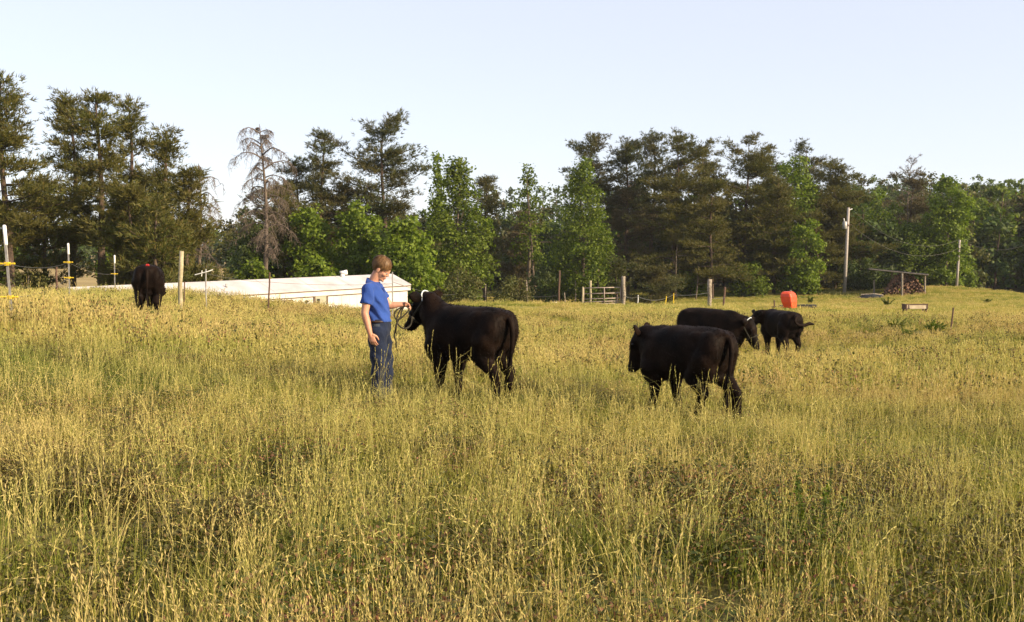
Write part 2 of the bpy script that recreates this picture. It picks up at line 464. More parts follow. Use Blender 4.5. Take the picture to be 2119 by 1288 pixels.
def pine(label, px, top, d, halfpx, seed, cb=.25, dens=1.0, flat=0.0, m='needle', lean=(0, 0), stubs=8, nl=.3, group=None, open_=0.0, tr=1.0, name='pine_tree'):
    rng = np.random.default_rng(seed)
    p = at(px, 560, d); z0 = gz(p.x, d)
    H = (at(px, top, d).z - z0) * .965; Rr = halfpx / F * d
    root = thing(name, label, 'tree', (p.x, d, z0), 0, group)
    t, path = trunk_path(rng, H, lean)
    r0 = (.011 * H + .05) * tr
    wood = MB(); wood.tube(path, r0 * (1 - t) ** .75 + .02, 9)
    crown = MB()
    def tp(s): return np.array([np.interp(s, t, path[:, k]) for k in range(3)])
    Hc = (1 - cb) * H
    nw = max(5, int(Hc * 1.35))
    br_ = []
    for i in range(nw):
        s0_ = (i + rng.uniform(.15, .85)) / nw
        for j in range(int(rng.integers(4, 7))): br_.append((s0_ + rng.normal() * (.03 + .07 * max(0, flat - .3)), rng.uniform(0, 6.28)))
    phl = rng.uniform(0, 6.28, 3)
    for (s, az) in br_:
        s = min(max(s, 0.0), .995)
        tt = cb + (1 - cb) * s * .99
        prof = (1 - s) ** (.62 - .3 * flat) * (.62 + .38 * min(1, s / .3 + .2)) + .07
        lop = 1 + .22 * math.sin(az + phl[0] + s * 5) + .12 * math.sin(2 * az + phl[1])      # crowns are lopsided
        L = max(.4, Rr * 1.08 * prof * lop * rng.uniform(.5, 1.15) * (1 - .5 * open_ * rng.uniform(0, 1)))
        rise = math.tan(R(-6 + 48 * s ** 1.6 + rng.uniform(-12, 12)))
        dirh = np.array([math.cos(az), math.sin(az), 0]); side = np.array([-dirh[1], dirh[0], 0])
        b0 = tp(tt); bend = rng.uniform(.02, .2)
        q = np.linspace(0, 1, 5)[:, None]
        pts = b0 + dirh * L * q + np.array([0, 0, 1.0]) * L * (rise * q * .8 + bend * q ** 2)
        rb = max(.012, .012 + .012 * L) * (1 - .3 * s)
        wood.tube(pts, rb * (1 - .75 * q[:, 0]) + .004, 4, cap=False)
        nc = int(3 + L * 3.4 * dens)                      # foliage gathers in flat sprays along the limb
        qc = np.where(rng.uniform(size=nc) < .8, rng.uniform(.35, 1.05, nc), rng.uniform(.15, .4, nc))
        oc = rng.normal(size=nc) * .26 * L * (1.15 - .8 * qc)
        cc = b0 + dirh * L * qc[:, None] + side * oc[:, None] + np.array([0, 0, 1.0]) * (L * (rise * qc * .8 + bend * qc ** 2) + np.abs(oc) * .12 + .05)[:, None]
        rs = rng.uniform(.22, .5, (nc, 1, 1))
        k1 = 7; k2 = 7
        tw = cc[:, None] + rng.normal(size=(nc, k1, 3)) * rs * np.array([.75, .75, .36])
        out = norm((tw - cc[:, None]) / rs * .8 + dirh * .7 + np.array([0, 0, .55]))
        tw = tw.reshape(-1, 3); out = out.reshape(-1, 3)
        Pn = np.repeat(tw, k2, 0) + rng.normal(size=(len(tw) * k2, 3)) * np.array([.06, .06, .04])
        Dn = norm(np.repeat(out, k2, 0) + rdir(rng, len(Pn)) * .75 + np.array([0, 0, .15]))
        add_needles(crown, Pn, Dn, nl * .87, .05, rng)
    for i in range(stubs):
        tt = rng.uniform(.12, max(.2, cb + .1)); az = rng.uniform(0, 6.3); L = rng.uniform(.3, 1.1) * Rr * .5
        q = np.linspace(0, 1, 4)[:, None]
        pts = tp(tt) + np.array([math.cos(az), math.sin(az), 0]) * L * q + np.array([0, 0, 1.0]) * L * (.15 * q - .35 * q ** 2)
        wood.tube(pts, .03 * (1 - q[:, 0] * .8), 4, cap=False)
    wood.build('trunk', M['bark'], root, True)
    crown.build('crown', M[m], root)
    return root

PROF = {
    'round': lambda t: np.sqrt(np.maximum(0, 1 - (2 * t - .9) ** 2 / 1.25)) ,
    'cone': lambda t: np.minimum(1, (1 - t) ** .65 * 1.05 + .05) * np.minimum(1, .6 + t * 2.2),
    'column': lambda t: np.minimum(1, 3.2 * (1 - t) ** .8 + .1) * np.minimum(1, .75 + t),
}
def leafy_into(wood, crown, rng, H, Rr, cb, prof, leaf, nlobe, per, org=(0, 0, 0), mi=0, lobe_k=.4, r0=None):
    org = np.array(org)
    t, path = trunk_path(rng, H * .93)
    if wood is not None:
        r0 = r0 or (.011 * H + .03)
        wood.tube(path + org, r0 * (1 - t) ** .7 + .015, 8)
    for i in range(nlobe):
        s = (i + rng.uniform(0, 1)) / nlobe
        rad = Rr * float(PROF[prof](np.array(s)))
        lr = max(.24 * Rr, lobe_k * rad * rng.uniform(.75, 1.3))
        az = i * 2.4 + rng.uniform(-.6, .6)
        rr = max(0, rad - lr * .8) * rng.uniform(.55, 1.1)
        zc = H * (cb + (1 - cb) * s) - lr * .45
        c = np.array([rr * math.cos(az), rr * math.sin(az), max(zc, lr * .6)])
        if wood is not None:
            tb = np.clip((zc / H) * .75, .05, .9)
            b0 = np.array([np.interp(tb, t, path[:, k]) for k in range(3)])
            q = np.linspace(0, 1, 4)[:, None]
            wood.tube(org + b0 + (c - b0) * q + np.array([0, 0, .12 * rr]) * q * (1 - q), (.016 + .012 * rr) * (1 - .7 * q[:, 0]), 4, cap=False)
        n = int(1.0 * per * (lr / (lobe_k * Rr)) ** 1.6) + 12
        # leaves gather in small sprays on the lobe
        nc = max(6, n // 12)
        dv = rdir(rng, nc); dv[:, 2] = np.where(dv[:, 2] < -.3, -dv[:, 2] * .6, dv[:, 2]); dv = norm(dv)
        cc = c + dv * lr * rng.uniform(.55, 1.12, (nc, 1)) * np.array([1, 1, .85])
        k = 12
        P = np.repeat(cc, k, 0) + rng.normal(size=(nc * k, 3)) * max(lr * .23, .2)
        Nn = norm(np.repeat(dv, k, 0) * .6 + rdir(rng, nc * k) * .8 + np.array([0, 0, .45]))
        add_leaves(crown, P + org, Nn, leaf * 1.13, rng, mi)

def leafy(label, px, top, d, halfpx, seed, cb=.15, prof='round', leaf=.2, nlobe=22, per=420, m='leaf', bark='bark_grey', name='leafy_tree', cat='tree', group=None, lobe_k=.4, trunk_name='trunk'):
    rng = np.random.default_rng(seed)
    p = at(px, 560, d); z0 = gz(p.x, d)
    H = at(px, top, d).z - z0; Rr = halfpx / F * d
    root = thing(name, label, cat, (p.x, d, z0), 0, group)
    wood, crown = MB(), MB()
    leafy_into(wood, crown, rng, H, Rr, cb, prof, leaf, nlobe, per, lobe_k=lobe_k)
    wood.build(trunk_name, M[bark], root, True)
    crown.build('crown', M[m], root)
    return root

def dead_tree(label, px, top, d, halfpx, seed, droop=1.0, cb=.3, dens=1.0, brown=None, name='dead_tree', r0=.2):
    rng = np.random.default_rng(seed)
    p = at(px, 560, d); z0 = gz(p.x, d)
    H = at(px, top, d).z - z0; Rr = halfpx / F * d
    root = thing(name, label, 'tree', (p.x, d, z0))
    t, path = trunk_path(rng, H, wob=.02)
    tw = MB(); tw.tube(path, r0 * (1 - t) ** .7 + .015, 8)
    br = MB(); fo = MB()
    nb = int(34 * dens)
    for i in range(nb):
        s = (i + rng.uniform(0, 1)) / nb; tt = cb + (1 - cb) * s * .97
        L = Rr * (.38 + .68 * (1 - s) ** .4) * (.55 if s < .2 else 1) * rng.uniform(.45, 1.1); az = i * 2.4 + rng.uniform(-.5, .5)
        dh = np.array([math.cos(az), math.sin(az), 0]); q = np.linspace(0, 1, 7)[:, None]
        b0 = np.array([np.interp(tt, t, path[:, k]) for k in range(3)])
        up = rng.uniform(.25, .6) + .5 * s
        pts = b0 + dh * L * q ** .9 + np.array([0, 0, 1.0]) * L * (up * q - droop * .75 * q ** 2.4) + rng.normal(size=(7, 3)) * .03 * L * q
        br.tube(pts, (.02 + .02 * L) * (1 - .8 * q[:, 0]), 5, cap=False)
        for j in range(int(12 * dens)):
            f = rng.uniform(.25, 1); c0 = np.array([np.interp(f, q[:, 0], pts[:, k]) for k in range(3)])
            a2 = az + rng.normal() * 1.1; l2 = L * rng.uniform(.15, .4)
            qq = np.linspace(0, 1, 4)[:, None]
            tp_ = c0 + np.array([math.cos(a2), math.sin(a2), 0]) * l2 * .8 * qq ** .8 + np.array([0, 0, 1.0]) * l2 * (.35 * qq - droop * 1.2 * qq ** 2) + rng.normal(size=(4, 3)) * .03 * qq
            br.tube(tp_, .016 * (1 - .6 * qq[:, 0]), 3, cap=False)
            for g in range(5):
                c1 = tp_[rng.integers(1, 4)]; e = c1 + rng.normal(size=3) * .14 + np.array([0, 0, -.16 * droop])
                br.tube([c1, (c1 + e) / 2 + rng.normal(size=3) * .03, e], [.011, .009, .006], 3, cap=False)
            if brown:
                nn = 70; Pn = tp_[rng.integers(0, 4, nn)] + rng.normal(size=(nn, 3)) * .15
                add_needles(fo, Pn, norm(rdir(rng, nn) + np.array([0, 0, -.1])), .3, .07, rng)
    tw.build('trunk', M['bark'] if brown else M['dead_wood'], root, True); br.build('branches', M['dead_wood'], root)
    if brown: fo.build('crown', M[brown], root)
    return root

# ------------------------------------------------------------------ trees at the left
pine('tall pine at the left edge of the photo with bare lower trunk', 22, 150, 50, 118, 11, cb=.33, dens=1.15, tr=1.1)
pine('pine partly cut off by the left frame edge behind the first fence post', -70, 215, 54, 100, 12, cb=.1, dens=1.1)
pine('slim pine with thin straight trunk right of the leftmost pine', 150, 192, 57, 78, 13, cb=.3, dens=1.1)
pine('tall pine with the thick dark trunk left of the lone grazing cow', 208, 188, 52, 85, 14, cb=.34, dens=1.2, tr=1.15)
pine('pine with forked feathery top standing just right of the thick trunked pine', 262, 204, 56, 72, 15, cb=.25, dens=1.15)
pine('shorter pine with pointed crown above the lone grazing cow', 340, 256, 54, 75, 16, cb=.12, dens=1.25)
pine('low bushy brown tinged pine directly behind the lone grazing cow', 270, 370, 49, 95, 17, cb=.04, dens=1.6, flat=.4)
pine('low dense pine at the right end of the left pine group', 390, 352, 50, 72, 18, cb=.03, dens=1.6, flat=.4)
pine('low brown pine between the two leftmost pine trunks', 95, 395, 52, 85, 19, cb=.06, dens=1.4, flat=.4)
pine('ragged low pine spreading behind the rightmost tall wooden post', 330, 420, 47, 80, 20, cb=.05, dens=1.5, flat=.5)
dead_tree('half dead pine with bare drooping limb at right end of left pine group', 408, 338, 53, 62, 21, droop=1.25, cb=.45, dens=.6, r0=.11)
leafy('green leafy sapling seen between the trunks left of the grazing cow', 243, 470, 62, 42, 22, cb=.05, leaf=.2, nlobe=10, per=300, m='leaf_bright', name='leafy_sapling')
leafy('small leafy sapling at the left edge behind the first fence post', 15, 455, 58, 35, 23, cb=.05, leaf=.2, nlobe=10, per=300, m='leaf_bright', name='leafy_sapling')
leafy('low dark shrub at the foot of the leftmost pines', 60, 560, 47, 60, 24, cb=.0, leaf=.12, nlobe=10, per=260, m='leaf_olive', name='shrub', cat='shrub', trunk_name='stem')

# ------------------------------------------------------------------ trees behind the white mobile home
dead_tree('bare dead tree with drooping grey twigs behind the white mobile home', 547, 258, 68, 70, 31, droop=1.15, cb=.34, dens=1.3, r0=.17)
pine('brown tinged pine low behind the bare dead tree', 590, 378, 73, 88, 32, cb=.12, dens=1.3, flat=.4)
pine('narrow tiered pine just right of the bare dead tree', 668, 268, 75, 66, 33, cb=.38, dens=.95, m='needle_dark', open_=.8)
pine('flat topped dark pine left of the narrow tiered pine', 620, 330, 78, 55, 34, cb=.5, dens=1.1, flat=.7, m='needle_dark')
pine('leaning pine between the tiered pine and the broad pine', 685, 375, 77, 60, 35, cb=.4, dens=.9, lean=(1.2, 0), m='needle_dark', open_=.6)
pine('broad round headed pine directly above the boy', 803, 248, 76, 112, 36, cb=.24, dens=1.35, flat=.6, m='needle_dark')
leafy('thin tall leafy treetop just right of the broad round headed pine', 905, 318, 84, 26, 37, cb=.3, prof='cone', leaf=.24, nlobe=22, per=260, lobe_k=.6, m='leaf_bright')
leafy('big green leafy tree behind the haltered calf', 948, 332, 78, 92, 38, cb=.08, prof='cone', leaf=.22, nlobe=34, per=520, m='leaf')
pine('dark pine top showing behind the big green leafy tree', 1003, 355, 88, 48, 39, cb=.25, dens=1.2, m='needle_dark')
leafy('leafy tree low between the dead tree and the broad pine', 640, 430, 70, 62, 40, cb=.05, leaf=.24, nlobe=20, per=380, m='leaf_bright')
leafy('bright leafy tree behind the middle of the mobile home roof', 740, 425, 69, 62, 41, cb=.05, leaf=.24, nlobe=20, per=400, m='leaf_bright')
leafy('large leafed tree directly behind the boy and the roof end', 835, 455, 67, 72, 42, cb=.03, leaf=.26, nlobe=22, per=420, m='leaf_bright')
leafy('dark leafy tree at the left end of the trees behind the mobile home', 520, 455, 71, 52, 43, cb=.03, leaf=.2, nlobe=18, per=380, m='leaf_dark')
leafy('low leafy shrub above the left part of the mobile home roof', 525, 540, 62, 45, 44, cb=0, leaf=.22, nlobe=12, per=300, m='leaf', name='shrub', cat='shrub', trunk_name='stem')
leafy('low leafy shrub beside the roof vent of the mobile home', 655, 532, 64, 48, 45, cb=0, leaf=.24, nlobe=12, per=300, m='leaf_bright', name='shrub', cat='shrub', trunk_name='stem')
leafy('leafy shrub against the right end of the mobile home', 868, 530, 64, 45, 46, cb=0, leaf=.22, nlobe=14, per=320, m='leaf_bright', name='shrub', cat='shrub', trunk_name='stem')
leafy('yellowish olive bush behind the head of the haltered calf', 945, 556, 70, 55, 47, cb=0, leaf=.14, nlobe=12, per=380, m='leaf_olive', name='shrub', cat='shrub', trunk_name='stem')
leafy('small olive bush left of the tall dark fence stake', 1060, 578, 72, 42, 48, cb=0, leaf=.14, nlobe=10, per=300, m='leaf_olive', name='shrub', cat='shrub', trunk_name='stem')

# ------------------------------------------------------------------ trees behind the gate and to the right
leafy('pale green wispy tree left of the big light green tree', 1093, 342, 90, 48, 51, cb=.25, prof='cone', leaf=.22, nlobe=20, per=220, m='leaf')
pine('browned pine low beside the pale wispy tree', 1075, 440, 92, 45, 52, cb=.15, dens=1.0, m='needle_brown')
leafy('big light green tree left of the tube gate', 1205, 338, 84, 92, 53, cb=.04, prof='cone', leaf=.2, nlobe=38, per=560, m='leaf')
pine('flat topped pine standing out at the left of the tall pine row', 1228, 280, 98, 58, 54, cb=.55, dens=1.25, flat=.9, m='needle_dark')
pine('dark pine second in the tall pine row', 1292, 284, 97, 62, 55, cb=.42, dens=1.3, flat=.9, m='needle_dark')
pine('pine third in the tall pine row with slim pointed head', 1345, 278, 99, 58, 56, cb=.35, dens=1.2, flat=.7, m='needle_dark')
pine('largest pine of the row with trunk showing right of the gate post', 1392, 280, 92, 98, 57, cb=.15, dens=1.35, flat=.5)
pine('pine filling the gap between largest pine and broad dark pine', 1458, 318, 101, 62, 158, cb=.12, dens=1.3, flat=.6)
pine('dark pine seen between broad dark pine and bright leafy tree', 1588, 322, 104, 58, 159, cb=.1, dens=1.25, flat=.8, m='needle_dark')
pine('brown shaded pine left of the largest pine trunk', 1300, 390, 95, 66, 58, cb=.15, dens=1.2, flat=.3, m='needle_brown')
pine('broad dark pine above the weathered post in the field', 1540, 288, 96, 90, 59, cb=.08, dens=1.45, flat=1.0)
pine('pine in front of the broad dark pine with low brown branches', 1474, 372, 90, 72, 60, cb=.12, dens=1.25, flat=.4)
leafy('bright green leafy tree rising among the pines left of the utility pole', 1640, 326, 100, 62, 61, cb=.3, leaf=.26, nlobe=24, per=380, m='leaf_bright')
pine('thin dark pine heads above the bright leafy tree', 1660, 302, 106, 60, 62, cb=.5, dens=1.2, flat=.8, m='needle_dark')
pine('brown green pine left of the bright leafy tree', 1602, 362, 94, 72, 63, cb=.1, dens=1.3, flat=.4)
pine('broad brown green pine directly behind the utility pole top', 1728, 338, 101, 80, 64, cb=.08, dens=1.4, flat=.7)
pine('low pine right beside the foot of the utility pole', 1690, 440, 97, 62, 65, cb=.06, dens=1.3, flat=.4)
leafy('leafy tree over the left end of the woodshed roof', 1815, 395, 104, 58, 66, cb=.1, leaf=.22, nlobe=22, per=360, m='leaf')
leafy('bright sprouting leafy tree between pines left of the utility pole', 1668, 455, 92, 42, 67, cb=.1, leaf=.26, nlobe=14, per=320, m='leaf_bright')
pine('dead brown pine with rusty needles above the woodshed', 1884, 352, 108, 54, 68, cb=.3, dens=1.2, flat=.5, m='needle_brown')
dead_tree('bare grey twigs of a leafless tree above the dead brown pine', 1882, 328, 110, 30, 168, droop=.1, cb=.68, dens=.6, r0=.06)
leafy('tall bright leafy tree right of the dead brown pine', 1958, 366, 101, 46, 69, cb=.05, prof='column', leaf=.26, nlobe=28, per=380, m='leaf_bright')
leafy('leafy tree right behind the woodshed roof', 1890, 468, 102, 60, 70, cb=.05, leaf=.22, nlobe=20, per=380, m='leaf')
pine('dark rounded cedar behind the gate right post', 1277, 536, 82, 22, 71, cb=.02, dens=2.2, flat=.2, m='needle_dark', stubs=0, nl=.22, name='cedar')
pine('low rounded cedar bush right of the gate post', 1345, 552, 84, 52, 72, cb=.02, dens=2.4, flat=.8, m='needle_dark', stubs=0, nl=.22, name='cedar')
leafy('leafy shrub at the wood edge behind the tube gate', 1235, 545, 86, 42, 73, cb=0, leaf=.18, nlobe=12, per=320, m='leaf_olive', name='shrub', cat='shrub', trunk_name='stem')
leafy('bright leafy shrub at the wood edge above the orange tub', 1650, 540, 93, 45, 74, cb=0, leaf=.24, nlobe=14, per=300, m='leaf_bright', name='shrub', cat='shrub', trunk_name='stem')
leafy('leafy shrub at the wood edge between weathered post and orange tub', 1550, 548, 92, 48, 75, cb=0, leaf=.22, nlobe=14, per=300, m='leaf', name='shrub', cat='shrub', trunk_name='stem')
leafy('leafy shrub left of the weathered post at the wood edge', 1430, 552, 92, 40, 76, cb=0, leaf=.2, nlobe=12, per=300, m='leaf', name='shrub', cat='shrub', trunk_name='stem')
leafy('dark leafy shrub between utility pole and woodshed', 1780, 540, 97, 42, 77, cb=0, leaf=.2, nlobe=14, per=320, m='leaf_dark', name='shrub', cat='shrub', trunk_name='stem')
leafy('leafy shrub around the foot of the far thin pole', 1995, 530, 104, 24, 78, cb=0, leaf=.24, nlobe=12, per=260, m='leaf_bright', name='shrub', cat='shrub', trunk_name='stem')
leafy('dark shrub added to darken the gap behind the woodshed posts', 1840, 560, 97.5, 46, 80, cb=0, leaf=.18, nlobe=14, per=320, m='leaf_dark', name='shrub', cat='shrub', trunk_name='stem')  # added dark foliage, stands in for the shade seen through the open shed
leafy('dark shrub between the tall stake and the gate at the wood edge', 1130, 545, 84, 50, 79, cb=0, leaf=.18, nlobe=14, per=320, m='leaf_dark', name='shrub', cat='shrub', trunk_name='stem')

# slim trunks showing at the wood edge
def bare_trunk(label, px, top, d, r, lean, seed):
    rng = np.random.default_rng(seed); p = at(px, 560, d); z0 = gz(p.x, d); H = at(px, top, d).z - z0
    root = thing('tree_trunk', label, 'tree', (p.x, d, z0), 0, 'slim bare trunks at the wood edge')
    t, path = trunk_path(rng, H, (lean, 0)); mb_ = MB(); mb_.tube(path, r * (1 - .6 * t), 7); br_ = mb_
    for i in range(8):
        tt = rng.uniform(.4, 1); b0 = np.array([np.interp(tt, t, path[:, k]) for k in range(3)]); e = b0 + np.array([rng.normal() * .8, rng.normal() * .8, rng.uniform(.0, .5)])
        br_.tube([b0, (b0 + e) / 2, e], [r * .3, r * .25, r * .15], 4, cap=False)
    br_.build('trunk', M['bark_grey'], root, True)
bare_trunk('pale broken trunk leaning at the dark gap left of the light green tree', 1112, 482, 89, .12, -.7, 1)
bare_trunk('slim trunk just right of the round cedar bush', 1398, 500, 90, .09, .2, 2)
bare_trunk('slim twin trunk left of the weathered post', 1440, 540, 90, .08, .35, 3)
bare_trunk('pale broken snag above the middle of the woodshed', 1868, 410, 103.5, .1, .5, 4)

# ------------------------------------------------------------------ masses of wood behind
def wood_mass(name, label, spots, leaf, m, per=230, seed=5, nlobe=9):
    rng = np.random.default_rng(seed); crown = MB(); wood = MB()
    for (x, y, H, Rr) in spots:
        leafy_into(wood, crown, rng, H, Rr, rng.uniform(.02, .12), rng.choice(['round', 'cone', 'column']), leaf, nlobe, per, org=(x, y, gz(x, y)), mi=int(rng.integers(0, len(m))), lobe_k=.45)
    root = thing(name, label, 'woods'); root['kind'] = 'stuff'
    c = crown.build('crowns', [M[k] for k in m], root); c['kind'] = 'stuff'
    c = wood.build('trunks', M['bark'], root); c['kind'] = 'stuff'
rng = np.random.default_rng(99)
sp = []
for px in np.arange(490, 2010, 21):
    for row in range(2):
        d = rng.uniform(100, 112) + row * 12; p = at(px + rng.uniform(-8, 8), 560, d); z = gz(p.x, d)
        top = (418 if 1240 < px < 1790 else 470) + rng.uniform(-30, 25) - row * 25
        sp.append((p.x, d, at(px, top, d).z - z, rng.uniform(1.8, 2.8)))
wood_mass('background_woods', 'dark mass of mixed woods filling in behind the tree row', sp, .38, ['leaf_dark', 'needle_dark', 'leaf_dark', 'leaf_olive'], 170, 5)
sp = []
for px in np.arange(-150, 1500, 24):
    d = rng.uniform(205, 225); p = at(px, 560, d); z = gz(p.x, d)
    sp.append((p.x, d, at(px, 452 + rng.uniform(-12, 22), d).z - z, rng.uniform(3.5, 5)))
for px in np.arange(1000, 1250, 30):
    d = rng.uniform(235, 250); p = at(px, 560, d); sp.append((p.x, d, at(px, 385 + rng.uniform(-10, 15), d).z - gz(p.x, d), 6))
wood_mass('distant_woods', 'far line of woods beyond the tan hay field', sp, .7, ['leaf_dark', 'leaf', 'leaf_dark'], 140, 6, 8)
sp = []
for k in range(150):
    d = rng.uniform(128, 260); px = rng.uniform(1740, 2350)
    if d < 150 and px < 2000: continue
    p = at(px, 560, d); H = rng.uniform(9.5, 13.5); sp.append((p.x, d, H, rng.uniform(2.6, 4.2)))
for px in np.arange(1735, 1960, 17):
    d = rng.uniform(190, 215); p = at(px, 560, d); z = gz(p.x, d); sp.append((p.x, d, at(px, 360 + rng.uniform(-7, 10), d).z - z, rng.uniform(4, 5.5)))
for k in range(26):
    px = 1990 + k * 14; d = rng.uniform(114, 128); p = at(px, 560, d); sp.append((p.x, d, rng.uniform(8, 11.5), rng.uniform(2.4, 3.4)))
for k in range(26):   # the wood edge runs on out of the frame to the right
    x = rng.uniform(66, 84); y = rng.uniform(88, 132); sp.append((x, y, rng.uniform(11, 14), rng.uniform(2.8, 3.8)))
wood_mass('hillside_woods', 'wooded hillside at the right edge of the photo', sp, .5, ['leaf_dark', 'leaf', 'leaf_dark', 'leaf', 'needle'], 145, 7, 10)

# ------------------------------------------------------------------ mobile home
rl, rr_ = at(140, 594.5, 41.6), at(812, 567, 59)
rl.z = rr_.z = (rl.z + rr_.z) / 2
ax = Vector((rr_.x - rl.x, rr_.y - rl.y, 0)); LEN = ax.length; ax.normalize()
nrm = Vector((ax.y, -ax.x, 0))
yaw = math.atan2(ax.y, ax.x)
HW, RISE, WALLB = 1.32, .56, -3.15
mid = (rl + rr_) / 2
home = thing('mobile_home', 'long white mobile home with shallow white roof behind the grassy crest', 'mobile home', (mid.x, mid.y, WALLB), yaw)
zr = rl.z - WALLB; ze = zr - RISE
HL = LEN / 2
# local: x along, -y towards the camera
mb = MB()
xw = HL - .18; yw = HW - .12
prof = [(-yw, 0), (-yw, ze - .03), (0, zr - .1), (yw, ze - .03), (yw, 0)]
V = [(x, y, z) for x in (-xw, xw) for (y, z) in prof]
mb.add(V, [np.array([[i, i + 5, (i + 1) % 5 + 5, (i + 1) % 5] for i in range(5)]), np.array([[4, 3, 2, 1, 0], [5, 6, 7, 8, 9]])])
wall = mb.build('wall', M['white_metal'], home)
for k in range(int(2 * xw / .6)):           # raised seams of the siding sheets
    mb = MB().box((-xw + .3 + k * .6, -yw - .006, ze / 2 - .12), (.03, .012, ze - .3)); mb.build('siding_seam', M['white_metal'], wall)
mb = MB()
for s_ in (-1, 1):
    V = [(-HL, 0, zr), (HL, 0, zr), (HL, s_ * HW, ze), (-HL, s_ * HW, ze), (-HL, 0, zr - .06), (HL, 0, zr - .06), (HL, s_ * HW, ze - .06), (-HL, s_ * HW, ze - .06)]
    mb.add(V, np.array([[0, 1, 2, 3], [7, 6, 5, 4], [3, 2, 6, 7], [0, 3, 7, 4], [1, 5, 6, 2]]))
roof = mb.build('roof', M['roof_white'], home)
for k in range(7):
    x = -HL + 1.6 + k * (2 * HL - 2.2) / 6.5
    V = np.array([(x - .02, -.02, zr + .004), (x + .02, -.02, zr + .004), (x + .02, -HW + .02, ze + .02), (x - .02, -HW + .02, ze + .02)])
    MB().add(V, np.array([[0, 1, 2, 3]])).build('roof_seam', M['roof_white'], roof)
mb = MB(); mb.tube([(5.9, -.15, zr - .1), (5.9, -.15, zr + .16)], .11, 12); mb.tube([(5.9, -.15, zr + .16), (6.05, -.35, zr + .2)], .12, 12); mb.tube([(5.9, -.15, zr + .15), (5.9, -.15, zr + .26)], .15, 12)
mb.build('roof_vent', M['white_plastic'], roof, True)
MB().tube([(-2.6, -.65, zr - .3), (-2.6, -.65, zr - .12)], .045, 8).build('vent_pipe', M['steel'], roof, True)
MB().box((0, -HW + .012, ze - .075), (2 * HL, .02, .06)).build('eave_strip', M['trim_brown'], home)
MB().box((0, -HW + .05, ze - .21), (2 * HL - .02, .03, .24)).build('fascia', M['white_metal'], home)
MB().box((HL - .03, 0, ze - .12), (.03, 2 * HW - .1, .3)).build('end_fascia', M['white_metal'], home)
MB().box((0, -yw - .012, ze - .36), (2 * xw, .02, .045)).build('wall_strip', M['trim_brown'], home)
# the door and windows are set from where they show in the photograph along the wall
def along(px):
    best = min(np.linspace(-xw, xw, 2001), key=lambda x: abs((mid.x + ax.x * x + nrm.x * yw) / (mid.y + ax.y * x + nrm.y * yw) * F + W0 / 2 - px))
    return float(best)
xd = (along(648) + along(676)) / 2; wd_ = along(676) - along(648)
door = MB(); door.box((xd, -yw - .03, 1.05), (wd_ * .82, .04, 2.0)); door = door.build('door', mat('faded_door_paint', (.34, .33, .25), (.26, .25, .19), 4, .6), home)
mb = MB()
for s_ in (-1, 1): mb.box((xd + s_ * wd_ * .46, -yw - .035, 1.06), (wd_ * .11, .06, 2.08))
mb.box((xd, -yw - .035, 2.13), (wd_, .06, .06)); mb.build('door_frame', M['trim_brown'], door)
MB().box((xd - wd_ * .2, -yw - .053, 1.5), (wd_ * .22, .012, .85)).build('door_window', M['glass'], door)
MB().box((xd + wd_ * .3, -yw - .07, 1.0), (.05, .05, .09)).build('door_handle', M['steel'], door)
for (a_, b_, top_, tall, paned) in ((565, 604, 1.92, .95, True), (430, 505, 1.75, .8, False)):
    xa, xb = along(a_), along(b_); xc = (xa + xb) / 2; ww = xb - xa
    w_ = MB().box((xc, -yw - .02, top_ - tall / 2), (ww * .9, .03, tall)).build('window', M['cream'] if paned else M['glass'], home)
    mb = MB()
    for s_ in (-1, 1): mb.box((xc + s_ * ww * .46, -yw - .03, top_ - tall / 2), (.09, .06, tall + .08))
    mb.box((xc, -yw - .03, top_ + .02), (ww, .06, .06)); mb.box((xc, -yw - .03, top_ - tall - .02), (ww, .06, .06))
    mb.build('window_frame', M['trim_brown'], w_)
MB().tube([(along(633), -yw - .02, 1.85), (along(633), -yw - .14, 1.82)], [.06, .035], 10).build('wall_lamp', M['rubber'], home, True)
MB().box((0, 0, -.2), (2 * xw - .1, 2 * yw - .1, .5)).build('skirting', M['tin'], home)

# ------------------------------------------------------------------ woodshed
def gp(px, d, dz=0.0):
    p = at(px, 600, d); return Vector((p.x, d, gz(p.x, d) + dz))
s0 = gp(1862, 90)
shed = thing('woodshed', 'open sided woodshed with sloping tin roof at the wood edge', 'shed', s0)
def L(px, py, d): return at(px, py, d) - s0
posts = [(1809, 580, 91.5), (1867, 566, 88.2), (1884, 570, 93), (1914, 571, 89.2), (1846, 562, 93)]
for (px, py, d) in posts:
    b_ = gp(px, d, -.2) - s0; t_ = L(px, py, d); mb = MB(); mb.tube([b_, t_], .085, 8); mb.build('post', M['post_wood'], shed)
c4 = [L(1798, 555, 90.5), L(1921, 567, 88), L(1914, 569, 94), L(1793, 556.5, 96)]
V = [tuple(p) for p in c4] + [tuple(p - Vector((0, 0, .09))) for p in c4]
shroof = MB().add(V, np.array([[0, 1, 2, 3], [7, 6, 5, 4], [0, 4, 5, 1], [1, 5, 6, 2], [2, 6, 7, 3], [3, 7, 4, 0]])).build('roof', M['tin'], shed)
mb = MB(); mb.tube([c4[0] + Vector((0, -.04, -.1)), c4[1] + Vector((0, -.04, -.1))], .05, 6); mb.build('front_beam', M['post_wood'], shroof)
for k in range(9):
    f = (k + .5) / 9; a_ = c4[0].lerp(c4[1], f); b_ = c4[3].lerp(c4[2], f); mb = MB(); mb.tube([a_ + Vector((0, 0, .012)), b_ + Vector((0, 0, .012))], .025, 5); mb.build('tin_rib', M['tin'], shroof)
